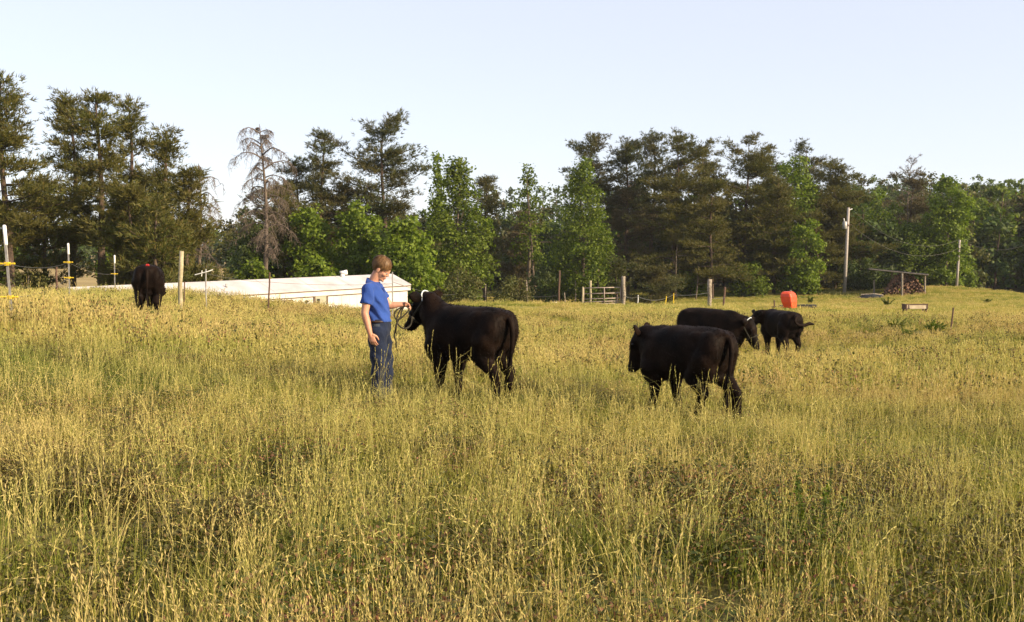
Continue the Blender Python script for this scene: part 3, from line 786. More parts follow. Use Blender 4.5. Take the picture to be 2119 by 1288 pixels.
# stacked firewood
pile = thing('firewood_pile', 'heap of split reddish firewood stacked under the woodshed roof', 'firewood', gp(1871, 89.8))
rng = np.random.default_rng(8); mb = MB()
base = at(1871, 600, 89.8)
for k in range(460):
    u = rng.uniform(-1, 1); h = rng.uniform(0, 1) ** .8
    x = u * 1.85 * (1 - .35 * h); zz = h * 1.9 * (1 - abs(u) ** 2.5 * .55) + .05; yy = rng.uniform(-.5, .35) * (1.1 - .4 * h)
    a = rng.normal() * .35; dx = Vector((math.sin(a) * .8, -math.cos(a), rng.normal() * .18)).normalized() * .22
    c = Vector((x, yy, zz)); mb.tube([c - dx, c + dx], rng.uniform(.055, .1), 5)
o = mb.build('split_logs', M['log'], pile); o['kind'] = 'stuff'
tg = gp(1805, 87.5)
tp_ = thing('tarp', 'crumpled grey blue tarp on the ground by the woodshed post', 'tarp', tg)
rng = np.random.default_rng(3); n = 22; u = np.linspace(-1, 1, n); UX, UY = np.meshgrid(u, u, indexing='ij')
Z = .3 * np.maximum(0, 1 - UX ** 2 - UY ** 2) + .09 * np.sin(UX * 7 + UY * 4) * np.cos(UY * 9 - UX * 3) * (1 - np.maximum(abs(UX), abs(UY))) + .06
ii = np.arange(n * n).reshape(n, n)
MB().add(np.stack([UX * 1.25 * (1 + .1 * np.sin(5 * UY)), UY * .8 * (1 + .12 * np.cos(4 * UX)), Z], -1).reshape(-1, 3), np.stack([ii[:-1, :-1], ii[1:, :-1], ii[1:, 1:], ii[:-1, 1:]], -1).reshape(-1, 4)).build('sheet', M['tarp'], tp_, True)
MB().tube([(-.9, .1, .3), (.2, -.05, .36), (.95, .1, .25)], .06, 7).build('weight_pole', M['post_wood'], tp_)

# ------------------------------------------------------------------ utility poles and wires
pb = gp(1747, 94, -.3); ptop = at(1756, 430, 94)
up = thing('utility_pole', 'tall wooden utility pole with grey transformer left of the woodshed', 'utility pole', pb)
mb = MB(); mb.tube([Vector(), (ptop - pb) * .5, ptop - pb], [.17, .145, .115], 12); mb.build('pole', M['pole_wood'], up, True)
tc = at(1748, 466, 93.8) - pb
tr = MB(); tr.tube([tc + Vector((0, 0, -.36)), tc + Vector((0, 0, -.3)), tc + Vector((0, 0, .26)), tc + Vector((0, 0, .34))], [.16, .2, .2, .1], 14); tr = tr.build('transformer', M['steel'], up, True)
mb = MB(); mb.tube([tc + Vector((-.05, 0, .33)), tc + Vector((-.08, 0, .6))], [.05, .03], 8); mb.build('bushing', M['white_plastic'], tr, True)
MB().box(tc + Vector((.22, 0, 0)), (.2, .06, .2)).build('bracket', M['rust'], tr)
mb = MB(); mb.tube([ptop - pb + Vector((.08, 0, -.2)), ptop - pb + Vector((.34, 0, -.12))], .045, 7); mb.build('insulator', M['white_plastic'], up)
mb = MB(); mb.tube([tc + Vector((.3, 0, -.02)), tc + Vector((.62, 0, .02))], .04, 6); mb.build('secondary_rack', M['rust'], up)
p2b = gp(1979, 99, -.2); p2t = at(1986, 497, 99)
p2 = thing('utility_pole', 'thin far utility pole at the wood edge right of the woodshed', 'utility pole', p2b)
mb = MB(); mb.tube([Vector(), p2t - p2b], [.13, .09], 9); mb.build('pole', M['pole_wood'], p2, True)
mb = MB(); mb.tube([p2t - p2b + Vector((-.1, 0, -.15)), p2t - p2b + Vector((.1, 0, -.1))], .04, 6); mb.build('insulator', M['white_plastic'], p2)
def wire(name, label, a, b_, sag, r=.012, m='wire', cat='wire', n=17, group=None):
    a, b_ = Vector(a), Vector(b_)
    mb_ = MB(); mb_.tube([a.lerp(b_, t) - Vector((0, 0, sag * 4 * t * (1 - t))) for t in np.linspace(0, 1, n)], r, 5)
    return tag(mb_.build(name, M[m], None, True), label, cat, group)
wire('power_line', 'upper sagging power line between the two utility poles', ptop + Vector((.3, 0, -.15)), p2t + Vector((0, 0, .05)), 1.7, .009)
wire('power_line', 'lower sagging power line from the transformer to the far pole', at(1752, 466, 93.8) + Vector((.4, 0, 0)), p2t + Vector((0, 0, -.75)), 1.6, .01)
wire('power_line', 'power line running from the far pole out of the photo to the right', p2t, at(2160, 488, 112), 1.2, .008)

# ------------------------------------------------------------------ fences
def stake(name, label, cat, pxb, pxt, pyt, d, r, m, group=None, n=7, sides=None):
    b_ = gp(pxb, d, -.15); t_ = at(pxt, pyt, d)
    root = thing(name, label, cat, b_, 0, group)
    mb_ = MB(); k = 5
    pts = [(t_ - b_) * (i / (k - 1)) + Vector((math.sin(i * 2.3 + pxb) * r * .25 * (0 < i < k - 1), math.cos(i * 1.7 + pxb) * r * .2 * (0 < i < k - 1), 0)) for i in range(k)]
    mb_.tube(pts, [r * (1 + .06 * math.sin(i * 3 + pxb)) for i in range(k)], n)
    mb_.build('shaft', M[m], root, n > 8)
    return root, b_, t_

def tpost(label, pxb, pxt, pyt, d, ins, cap=True, group='electric fence posts at the left'):
    root, b_, t_ = stake('fence_post', label, 'fence post', pxb, pxt, pyt, d, .013, 'steel', group)
    v = t_ - b_; L_ = v.length; u = v.normalized()
    mb_ = MB(); mb_.box(v * .5 + Vector((0, -.018, 0)), (.036, .006, L_ * .98), Vector((0, 0, 1)).rotation_difference(u).to_matrix()); mb_.build('flange', M['steel'], root)
    if cap:
        mb_ = MB(); mb_.tube([v - u * .27, v - u * .25, v + u * .015, v + u * .03], [.024, .028, .028, .016], 8); mb_.build('cap', M['white_plastic'], root, True)
    tips = []
    for py in ins:
        f = (py - pyt) / ((at(0, 500, d).z - b_.z) / d * F + 500 - pyt); c = t_.lerp(b_, min(max(f, 0), .97)) - b_
        i_ = MB(); i_.box(c + Vector((0, -.01, 0)), (.065, .07, .05)); i_ = i_.build('insulator', M['yellow_plastic'], root)
        for (xa_, xb_) in ((-.13, -.03), (.12, .03)):
            mb_ = MB(); mb_.tube([c + Vector((xa_, -.03, .004)), c + Vector((xb_, -.03, 0))], [.016, .013], 6); mb_.build('insulator_arm', M['yellow_plastic'], i_)
        tips.append(b_ + c + Vector((0, -.05, 0)))
    return tips
T1 = tpost('nearest white capped fence post at the left edge with three yellow insulators', 26, 9, 470, 15.5, (546, 615, 662))
T2 = tpost('second white capped fence post left with two yellow insulators', 145, 141, 506, 28, (543, 575))
T3 = tpost('third white capped fence post left of the grazing cow with one insulator', 238, 237, 530, 38, (567,))
T0 = at(-40, 540, 12)
wire('fence_wire', 'upper electric wire from the nearest capped post to the second', T1[0], T2[0], .1, .004)
wire('fence_wire', 'lower electric wire from the nearest capped post to the second', T1[1], T2[1], .12, .004)
wire('fence_wire', 'electric wire from the second capped post to the third', T2[0], T3[0], .12, .005)
wire('fence_wire', 'electric wire leaving the photo left of the nearest capped post', T0, T1[0], .04, .005)
stake('fence_post', 'thin rusty stake between the first two capped fence posts', 'fence post', 117, 117, 553, 33, .03, 'rust')
stake('fence_post', 'thick wooden post standing right of the lone grazing cow', 'fence post', 370, 376, 520, 26.5, .055, 'new_wood', n=10)
stake('fence_post', 'thin dark stake leaning beside the thick wooden post', 'fence post', 379, 382, 583, 27.5, .016, 'rust')
s1, b1, t1 = stake('fence_post', 'steel stake with pale cross arm in front of the mobile home', 'fence post', 426, 426, 557, 28.5, .018, 'steel')
mb = MB(); mb.tube([t1 - b1 + Vector((-.3, 0, -.16)), t1 - b1 + Vector((.02, -.03, -.08)), t1 - b1 + Vector((.19, 0, -.02))], .014, 6); mb.tube([t1 - b1 + Vector((-.12, 0, -.2)), t1 - b1 + Vector((-.1, -.02, -.04))], .012, 6); mb.build('cross_arm', M['white_plastic'], s1)
s2, b2, t2 = stake('fence_post', 'brown stake leaning in front of the mobile home roof', 'fence post', 554, 558, 564, 30, .024, 'rust')
s3, b3, t3 = stake('fence_post', 'thin steel stake between the boy and the roof end', 'fence post', 812, 812, 563, 31.5, .018, 'steel')
wire('fence_wire', 'fence wire across the mobile home from the cross armed stake', t1 + Vector((0, 0, -.12)), t2 + Vector((0, 0, -.28)), .05, .005)
wire('fence_wire', 'fence wire across the mobile home from brown stake to steel stake', t2 + Vector((0, 0, -.28)), t3 + Vector((0, 0, -.35)), .06, .005)
grp = 'stakes of the fence left of the gate'
FS = [(947, 946, 580, 70, .05, 'post_wood', 'pale stake just right of the haltered calf head'), (962, 960, 590, 71, .04, 'post_wood', 'short stake leaning above the haltered calf back'),
      (1004, 1005, 588, 72, .035, 'post_wood', 'thin stake above the middle of the haltered calf'), (1093, 1089, 580, 74, .05, 'post_wood', 'forked grey stake left of the tall dark stake'),
      (1156, 1158, 560, 74, .065, 'rust', 'tall dark stake left of the tube gate'), (1172, 1168, 606, 76, .035, 'post_wood', 'short stake between the tall dark stake and the gate'),
      (1191, 1191, 578, 82, .05, 'post_wood', 'thin pale stake behind the left end of the gate'), (1238, 1238, 554, 84, .055, 'post_wood', 'tall grey post behind the middle of the gate')]
tops = []
for (a_, c_, e_, d_, r_, m_, l_) in FS:
    _, b_, t_ = stake('fence_post', l_, 'fence post', a_, c_, e_, d_, r_, m_, grp); tops.append((b_, t_))
wire('fence_wire', 'thin fence wire running to the tall dark stake', tops[3][0] + Vector((0, 0, 1.0)), tops[4][0] + Vector((0, 0, 1.15)), .08, .012)
wire('fence_wire', 'thin fence wire above the back of the haltered calf', tops[0][0] + Vector((0, 0, .95)), tops[3][0] + Vector((0, 0, 1.0)), .1, .01)
wire('fence_wire', 'thin fence wire from the roof end to the calf head stakes', t3 + Vector((0, 0, -.3)), tops[0][0] + Vector((0, 0, 1.0)), .2, .008)

# gate
D = 78
gb = gp(1246, D)
gate = thing('tube_gate', 'rusty tube farm gate at the wood edge', 'gate', gb)
def GL(px, py, dd=D): return at(px, py, dd) - gb
xl, xr = 1208, 1284
for k, (pyl, pyr) in enumerate(((596.5, 595), (608.5, 606.5), (619.5, 617), (625.5, 623), (630, 627.5))):
    mb = MB(); mb.tube([GL(xl, pyl), GL(xr, pyr)], .037, 8); mb.build('rail', M['gate_tube'], gate, True)
for px in (1208, 1250.5, 1284):
    mb = MB(); mb.tube([GL(px, 596, D - .04), GL(px, 629, D - .04)], .034, 8); mb.build('upright', M['gate_tube'], gate, True)
stake('gate_post', 'slim pale post carrying the left end of the gate', 'gate post', 1206, 1206, 594, D - .1, .07, 'new_wood')
stake('gate_post', 'flat topped pale post behind the left part of the gate', 'gate post', 1222, 1222, 581, D + 2, .09, 'new_wood', n=10)
stake('gate_post', 'thick weathered post at the right end of the gate', 'gate post', 1291, 1290, 572, D - .2, .14, 'post_wood', n=11)
mb = MB()
stake('gate_post', 'thin upright brace touching the thick right gate post', 'gate post', 1287, 1286, 574, D - .1, .05, 'rust')
# field posts
_, wb, wt = stake('fence_post', 'thick weathered wooden post alone in the field above the cows', 'fence post', 1468, 1469, 578, 51, .105, 'post_wood', n=11)
_, vb, vt = stake('fence_post', 'dark slim post right of the thick weathered field post', 'fence post', 1497, 1500, 594, 58, .06, 'rust')
stake('fence_post', 'thin dark stake left of the orange tub', 'fence post', 1603, 1602, 622, 47, .035, 'rust')
stake('fence_post', 'lone thin leaning stake at the right of the field', 'fence post', 1968, 1973, 637, 26, .02, 'rust')
Y = []
for (px, pt, py, d_, m_, l_) in ((1320, 1320.5, 611, 70, 'white_plastic', 'short white step in post right of the gate'), (1376, 1379, 613, 62, 'yellow_plastic', 'short leaning yellow step in post left of weathered post'), (1394, 1394, 607, 66, 'yellow_plastic', 'taller yellow step in post left of weathered post')):
    _, b_, t_ = stake('step_in_post', l_, 'fence post', px, pt, py, d_, .028, m_, 'step in posts carrying pale fence rope'); Y.append(t_ - Vector((0, 0, .1)))
wire('fence_rope', 'pale fence rope from the gate post to the white step in post', at(1293, 613, D - .3), Y[0], .12, .018, 'rope_pale', 'rope')
wire('fence_rope', 'pale fence rope between white and tall yellow step in posts', Y[0], Y[2], .3, .018, 'rope_pale', 'rope')
wire('fence_rope', 'pale fence rope from tall yellow step in post to weathered post', Y[2], wt + Vector((0, 0, -.65)), .08, .012, 'rope_pale', 'rope')
wire('fence_wire', 'fence wire from the weathered field post to the dark slim post', wt + Vector((0, 0, -.9)), vt + Vector((0, 0, -.6)), .05, .01)

# ------------------------------------------------------------------ field things
tb_ = gp(1636, 47.5)
tub = thing('feeder_tub', 'bright orange plastic feeder tub on a post behind the cows', 'feeder', tb_)
mb = MB(); mb.tube([Vector((0, 0, -.2)), Vector((0, 0, 1.0))], .045, 8); mb.build('post', M['post_wood'], tub)
cz = at(1633, 620, 47.5).z - tb_.z
secs = []
for (z, w, dx) in ((-.36, .2, .05), (-.34, .22, .05), (-.1, .27, 0), (.12, .28, -.03), (.27, .25, -.06), (.345, .18, -.08), (.355, .12, -.09)):
    secs.append(((dx - .06, 0, cz + z), .34 * w / .27, w * .98))
V, Fc = loft(secs, 32, 'z', 7)
V = np.array(V); Mz = np.array(Matrix.Rotation(R(-38), 3, 'Z')); V = V @ Mz.T
mb = MB().add(V, Fc); mb.build('hood', M['orange'], tub, False)
mb = MB(); mb.box((-.05, 0, cz - .36), (.5, .5, .03), Matrix.Rotation(R(-38), 3, 'Z')); mb.build('rim', M['orange'], tub)
wt_ = gp(1652, 51, -.22)
tk = thing('water_trough', 'low black rubber water trough in the grass behind the orange tub', 'trough', wt_)
secs = [((0, 0, z), w, h) for (z, w, h) in ((0, .42, .78), (.3, .46, .85), (.42, .48, .88), (.44, .48, .88), (.44, .43, .83), (.3, .4, .8))]
V, Fc = loft(secs, 28, 'z', 3); MB().add(V, Fc).build('tank', M['rubber'], tk, True)
mb = MB(); mb.tube([(.85, -.1, .46), (.3, -.3, .48), (-.5, -.45, .46), (-1.3, -.5, .4), (-1.9, -.4, .3)], .035, 7); mb.build('hose', M['rubber'], tk, True)
fb = gp(1894, 44)
tr_ = thing('feed_trough', 'low wooden feed trough with white side and rusty frame', 'trough', fb, R(4))
MB().box((.06, -.17, .38), (.72, .03, .17)).build('front_board', M['cream'], tr_)
MB().box((.0, .17, .38), (.84, .03, .17)).build('back_board', M['cream'], tr_)
MB().box((0, 0, .3), (.9, .3, .03)).build('floor_board', M['post_wood'], tr_)
for s_ in (-1, 1):
    MB().box((s_ * .45, 0, .38), (.05, .4, .22)).build('end_board', M['rust'], tr_)
    for q_ in (-1, 1): MB().box((s_ * .42, q_ * .14, .12), (.06, .06, .36)).build('leg', M['rust'], tr_)
MB().box((0, -.19, .485), (.96, .04, .035)).build('top_rail', M['rust'], tr_)
mb = MB(); mb.tube([(-.36, -.195, .3), (-.36, -.195, .47)], .02, 6); mb.build('brace', M['rust'], tr_)
def bucket(name, label, p, r, h, m):
    t_ = thing(name, label, 'bucket', p)
    mb_ = MB(); mb_.tube([(0, 0, 0), (0, 0, .01), (0, 0, h - .02), (0, 0, h), (0, 0, h - .03)], [r * .75, r * .78, r, r * 1.06, r * .9], 14); mb_.build('pail', M[m], t_, True)
    a = np.linspace(0, math.pi, 9); mb_ = MB(); mb_.tube([(r * math.cos(k), .02, h + r * .9 * math.sin(k)) for k in a], .008, 5); mb_.build('handle', M['wire'], t_)
bucket('bucket', 'small red bucket hanging on the grey post behind the gate', gp(1240.5, 83.85, 1.0), .14, .28, 'red')
bucket('bucket', 'small white bucket at the foot of the tall dark stake', gp(1148, 74, .18), .17, .34, 'white_plastic')
bucket('bucket', 'white bucket half hidden in grass left of the gate', gp(1201, 77), .2, .3, 'white_plastic')

# ------------------------------------------------------------------ cattle
def hide_mat():
    m, nt, b, out = nodes_of('black_hide')
    n1 = noise(nt, 5, 4, world=False)
    nt.links.new(ramp(nt, n1, [(.35, (.0035, .0028, .0026)), (.68, (.014, .008, .0055))]), b.inputs['Base Color'])
    b.inputs['Roughness'].default_value = .55; b.inputs['Specular IOR Level'].default_value = .035
    b.inputs['Sheen Weight'].default_value = .02; b.inputs['Sheen Roughness'].default_value = .4; b.inputs['Sheen Tint'].default_value = (.5, .28, .17, 1)
    tc = nt.nodes.new('ShaderNodeTexCoord'); mp = N(nt, 'Mapping'); mp.inputs['Scale'].default_value = (40, 90, 22)
    nt.links.new(tc.outputs['Object'], mp.inputs['Vector'])
    n2 = nt.nodes.new('ShaderNodeTexNoise'); n2.inputs['Scale'].default_value = 1.0; n2.inputs['Detail'].default_value = 5; nt.links.new(mp.outputs[0], n2.inputs['Vector'])
    bp = N(nt, 'Bump', Strength=.18, Distance=.008); nt.links.new(n2.outputs['Fac'], bp.inputs['Height']); nt.links.new(bp.outputs['Normal'], b.inputs['Normal'])
    return m
M['hide'] = hide_mat()
M['hide_horn'] = mat('dark_hoof', (.03, .025, .02), (.015, .012, .01), 10, .5)
M['eye'] = mat('dark_eye', (.008, .006, .005), (.005, .004, .004), 5, .12, spec=.6)
M['halter'] = mat('pale_halter_rope', (.62, .66, .66), (.45, .5, .52), 60, .8, .4, 90)
M['rope_dark'] = mat('dark_lead_rope', (.04, .035, .022), (.02, .017, .011), 80, .9, .5, 120)
M['tongue'] = mat('wet_nose', (.02, .017, .016), (.012, .01, .01), 20, .35, spec=.5)

def cow(label, pos, yaw, sc_=1.0, poll=(.98, 0, 1.2), hd=(.24, -.11, -.27), steps=(0, 0, 0, 0), lift=(0, 0, 0, 0), tail='down', voxel=.018, seed=1, halter=False, girth=1.0, drop=0.0, name='cow', ear_up=.1):
    """local x forward, y left, z up; legs: hind left, hind right, front left, front right"""
    f = Fuse()
    g = girth
    secs = [((-.165, 0, .87), .05, .06), ((-.15, 0, .845), .115, .12), ((-.11, 0, .80), .18, .19), ((-.03, 0, .775), .22 * g, .245), ((.1, 0, .765), .235 * g, .262),
            ((.28, 0, .742), .25 * g, .28), ((.48, 0, .733), .255 * g, .29), ((.64, 0, .735 - drop), .24 * g, .288), ((.78, 0, .745 - drop), .205, .265), ((.88, 0, .75 - drop), .16, .215), ((.94, 0, .77 - drop), .09, .13)]
    f.lofted(secs, n=28, power=2.35)
    # hips, pins, shoulders, brisket, withers
    for s in (-1, 1):
        f.ell((-.015, s * .14, .80), (.16, .1, .2))
        f.ell((.02, s * .15, .69), (.14, .078, .22), Matrix.Rotation(R(12), 3, 'Y'))
        f.ell((.10, s * .14, .915), (.14, .08, .075))
        f.ell((.72, s * .15, .68 - drop), (.13, .085, .25), Matrix.Rotation(R(-14), 3, 'Y'))
    f.ell((.70, 0, .975 - drop), (.17, .1, .065)); f.ell((.81, 0, .62 - drop), (.09, .085, .11)); f.ell((.2, 0, .475), (.1, .06, .05))
    f.ell((-.13, 0, .93), (.075, .05, .05))
    # legs
    feet = []
    for i, s in ((0, 1), (1, -1)):
        dx, up = steps[i], lift[i]
        pts = [(.02, s * .13, .70), (.085 + dx * .35, s * .145, .53), (-.085 + dx * .7, s * .145, .35 + up * .6), (-.05 + dx, s * .14, .10 + up), (-.025 + dx, s * .14, .03 + up)]
        f.limb(pts, [.155, .1, .058, .04, .042]); f.limb([pts[1], ((pts[1][0] + pts[2][0]) / 2, pts[1][1], (pts[1][2] + pts[2][2]) / 2), pts[2]], [.11, .078, .05])
        f.limb([(pts[4][0], pts[4][1], .045 + up), (pts[4][0] + .025, pts[4][1], .02 + up)], [.046, .05]); feet.append((pts[4], up))
    for i, s in ((2, 1), (3, -1)):
        dx, up = steps[i], lift[i]
        pts = [(.71, s * .145, .60 - drop), (.655 + dx * .15, s * .145, .47), (.67 + dx * .6, s * .13, .27 + up * .6), (.665 + dx, s * .125, .10 + up), (.685 + dx, s * .125, .03 + up)]
        f.limb(pts, [.13, .088, .052, .038, .042]); f.limb([(pts[4][0], pts[4][1], .045 + up), (pts[4][0] + .02, pts[4][1], .02 + up)], [.046, .05]); feet.append((pts[4], up))
    # neck
    pl = Vector(poll); h = Vector(hd).normalized()
    lat = Vector((0, 0, 1)).cross(h)
    if lat.length < .2: lat = Vector((0, 1, 0))
    lat.normalize(); upv = h.cross(lat)
    n0, n1 = Vector((.74, 0, .80 - drop)), pl - upv * .06 - h * .02
    mid_ = n0.lerp(n1, .5) + Vector((.02, 0, .0))
    f.limb([n0, n0.lerp(mid_, .5), mid_, mid_.lerp(n1, .5), n1], [.215, .19, .165, .142, .115], 16)
    f.limb([Vector((.82, 0, .62 - drop)), n0.lerp(n1, .55) - Vector((0, 0, .07)), pl + h * .1 - upv * .09], [.13, .1, .06])
    Mh = Matrix((h, lat, upv)).transposed() * 1.06
    def hp(x, y, z): return pl + h * x + lat * y + upv * z
    f.ell(hp(.0, 0, .0), (.085, .085, .075), Mh); f.ell(hp(.09, 0, .0), (.12, .092, .078), Mh)
    for s in (-1, 1): f.ell(hp(.11, s * .07, .028), (.05, .028, .032), Mh); f.ell(hp(.1, s * .05, -.07), (.1, .035, .06), Mh)
    f.limb([hp(.1, 0, -.02), hp(.22, 0, -.022), hp(.32, 0, -.03), hp(.365, 0, -.035)], [.088, .07, .06, .056])
    f.ell(hp(.37, 0, -.035), (.045, .068, .056), Mh); f.limb([hp(.1, 0, -.09), hp(.25, 0, -.085), hp(.35, 0, -.075)], [.055, .04, .036])
    # sheath / flank fold
    f.ell((.12, 0, .52), (.2, .16, .07))
    me = f.fused('body', voxel, 5, [M['hide'], M['eye'], M['tongue']])
    # coat unevenness
    V = mesh_np(me); rng = np.random.default_rng(seed)
    ph = rng.uniform(0, 6, 6)
    V += (.005 * np.sin(V[:, :1] * 17 + ph[0] + V[:, 2:] * 9) + .004 * np.sin(V[:, 1:2] * 23 + V[:, 2:] * 13 + ph[1])) * np.array([[.4, 1, .6]])
    me.vertices.foreach_set('co', V.ravel())
    ex = MB()
    # ears: cupped leaf shapes
    for s in (-1, 1):
        bs = hp(-.01, s * .075, .0); tip_d = (lat * s * 1.0 - h * .18 + upv * .12 + Vector((0, 0, ear_up))).normalized(); wdir = (Vector((0, 0, 1)) + h * -.15 + upv * ear_up * .8).normalized(); wdir = (wdir - tip_d * wdir.dot(tip_d)).normalized(); nd = tip_d.cross(wdir).normalized()
        rows = []
        for t, w in zip(np.linspace(0, 1, 8), (.022, .042, .056, .062, .06, .05, .032, .008)):
            c = bs + tip_d * .22 * t - Vector((0, 0, .02)) * t * t
            ring = []
            for a in np.linspace(0, 2 * math.pi, 11)[:-1]:
                ring.append(c + wdir * w * math.cos(a) + nd * (.016 * math.sin(a) * (1 - .5 * t) - .018 * (1 - abs(math.cos(a)))))
            rows.append(ring)
        VV = np.array([[tuple(p) for p in r] for r in rows]).reshape(-1, 3); k = 10
        i = np.arange(7)[:, None] * k; j = np.arange(k)[None]; j2 = (j + 1) % k
        ex.add(VV, np.stack([i + j, i + j2, i + k + j2, i + k + j], -1).reshape(-1, 4))
        V_, F_ = sphere(hp(.115, s * .088, .03), (.016, .014, .014)); ex.add(V_, F_, 1)
        V_, F_ = sphere(hp(.4, s * .035, -.02), (.014, .012, .01)); ex.add(V_, F_, 2)
    # tail
    r0 = Vector((-.17, 0, .93))
    if tail == 'down': tp = [r0 + Vector((.06, 0, -.01)), r0, (-.215, .0, .84), (-.225, .005, .70), (-.21, .01, .52), (-.20, .015, .4), (-.2, .015, .27), (-.2, .015, .2)]; tr = [.035, .034, .028, .022, .018, .03, .034, .008]
    elif tail == 'side': tp = [r0 + Vector((.06, 0, -.01)), r0 + Vector((-.02, 0, .0)), (-.235, .05, .90), (-.255, .07, .83), (-.255, .0, .77), (-.25, -.14, .75), (-.245, -.28, .785), (-.24, -.39, .765)]; tr = [.036, .036, .032, .028, .026, .03, .036, .012]
    else: tp = [r0 + Vector((.06, 0, -.01)), r0, (-.215, .01, .84), (-.225, .03, .70), (-.21, .05, .52), (-.20, .05, .4), (-.2, .06, .27), (-.2, .06, .2)]; tr = [.035, .034, .028, .022, .018, .03, .034, .008]
    P = np.array([tuple(p) for p in tp]); tt = np.linspace(0, len(P) - 1, 30)
    # Catmull style smoothing through the points
    def cr(P, t):
        i = np.clip(t.astype(int), 0, len(P) - 2); u = (t - i)[:, None]; p0 = P[np.maximum(i - 1, 0)]; p1 = P[i]; p2 = P[i + 1]; p3 = P[np.minimum(i + 2, len(P) - 1)]
        return .5 * (2 * p1 + (p2 - p0) * u + (2 * p0 - 5 * p1 + 4 * p2 - p3) * u ** 2 + (3 * p1 - p0 - 3 * p2 + p3) * u ** 3)
    ex.tube(cr(P, tt), np.interp(tt, range(len(tr)), tr), 9)
    exm = ex.mesh('extra', [M['hide'], M['eye'], M['tongue']], True)
    bm = bmesh.new(); bm.from_mesh(me); bm.from_mesh(exm); bm.to_mesh(me); bm.free(); bpy.data.meshes.remove(exm)
    me.update()
    root = thing(name, label, name, pos, yaw, 'black cattle in the pasture'); root.scale = (sc_,) * 3
    o = bpy.data.objects.new('body', me); COL.objects.link(o); o.parent = root
    # short uneven coat hair lying back along the body
    V = mesh_np(me); Nv = np.empty(len(V) * 3, np.float32); me.vertices.foreach_get('normal', Nv); Nv = Nv.reshape(-1, 3)
    pick = rng.integers(0, len(V), 9000); Pv, Nn = V[pick] + rng.normal(size=(9000, 3)) * .006, Nv[pick]
    fl = np.array([-.7, 0, -.6]); fl = fl - Nn * (Nn @ fl)[:, None]
    hb_ = MB(); add_needles(hb_, Pv, norm(norm(fl + rdir(rng, 9000) * .35) + Nn * .42), .026, .005, rng)
    ch = hb_.build('coat_hair', M['hide'], o); ch['kind'] = 'stuff'
    for (p, up) in feet:
        mb_ = MB(); mb_.tube([(p[0] + .0, p[1], up + .07), (p[0] + .012, p[1], up + .04), (p[0] + .02, p[1], up + .0)], [.048, .054, .06], 10); mb_.build('hoof', M['hide_horn'], o, True)
    if halter:
        def ring(cx, ry, rz_, zc, tilt, n=26):
            return [hp(cx + tilt * math.sin(a), ry * math.cos(a), zc + rz_ * math.sin(a)) for a in np.linspace(0, 2 * math.pi, n)]
        hr = bpy.data.objects.new('halter', None); COL.objects.link(hr); hr.parent = o
        mb_ = MB(); mb_.tube(ring(-.015, .1, .118, -.05, -.05), .0078, 6, cap=False); mb_.build('crown_rope', M['halter'], hr, True)
        mb_ = MB(); mb_.tube(ring(.23, .086, .1, -.045, 0), .01, 6, cap=False); mb_.build('nose_rope', M['rope_dark'], hr, True)
        for s in (-1, 1):
            mb_ = MB(); mb_.tube([hp(-.01, s * .112, -.05), hp(.1, s * .112, -.055), hp(.23, s * .088, -.05)], .01, 6); mb_.build('cheek_rope', M['rope_dark'], hr, True)
        hr['halter_ring'] = tuple(root.matrix_basis @ hp(.23, .05, -.13))
    return root, (lambda x, y, z: Matrix.Translation(Vector(pos)) @ Matrix.Rotation(yaw, 4, 'Z') @ Matrix.Scale(sc_, 4) @ hp(x, y, z))

def loc_of(vw, yaw):   # world direction into cow-local
    return Matrix.Rotation(-yaw, 3, 'Z') @ Vector(vw)
y1 = R(180 - 41)
c1, hp1 = cow('black haltered calf standing beside the boy', gp(1026, 10.62), y1, 1.0, poll=(1.0, .02, 1.07), hd=loc_of((-.2, .14, -.27), y1), steps=(-.07, .03, .02, -.02), tail='down', seed=1, halter=True)
y2 = R(180 - 50)
c2, _ = cow('black cow walking left with lowered head in the near grass', gp(1481, 10.3), y2, .975, poll=(.97, .04, .885), hd=loc_of((-.12, .06, -.35), y2), steps=(.16, -.13, .05, -.1), lift=(.02, 0, 0, 0), tail='down2', seed=2, drop=.03, ear_up=.45)
y3 = R(-42)
c3, _ = cow('black haltered cow facing right, half hidden behind the walking cow', gp(1431, 17.5), y3, 1.04, poll=(1.0, .06, .82), hd=loc_of((.13, -.08, -.32), y3), steps=(0, .04, -.03, .03), seed=3, halter=True, drop=.03)
y4 = R(108)
c4_, _ = cow('black cow seen from behind flicking its tail to the right', gp(1638, 22.3), y4, 1.03, poll=(.84, .3, .92), hd=loc_of((-.2, -.03, -.3), y4), steps=(.0, .02, 0, 0), tail='side', seed=4)
y5 = R(106)
c5, _ = cow('lone black cow grazing on the crest, seen from behind', gp(306, 20.0), y5, 1.06, poll=(1.1, 0, .42), hd=loc_of((.0, .2, -.3), y5), steps=(.0, .05, .06, -.06), seed=5, girth=1.08, drop=.06)
rp = gp(313, 20) ; rp.z = at(313, 549, 19.8).z; rp.y = 19.82
rt = thing('red_tag', 'small red marker on the tail head of the lone grazing cow', 'marker', rp)
for k, a in enumerate((-.5, .3, 1.0)):
    mb = MB(); pts = [Vector((0, 0, 0)), Vector((math.sin(a) * .02, -.012, .012)), Vector((math.sin(a) * .035, -.015, .0)), Vector((math.sin(a) * .045, -.02, -.02))]
    mb.tube(pts, [.008, .013, .012, .004], 6); mb.build('ribbon_strip', M['red'], rt, True)

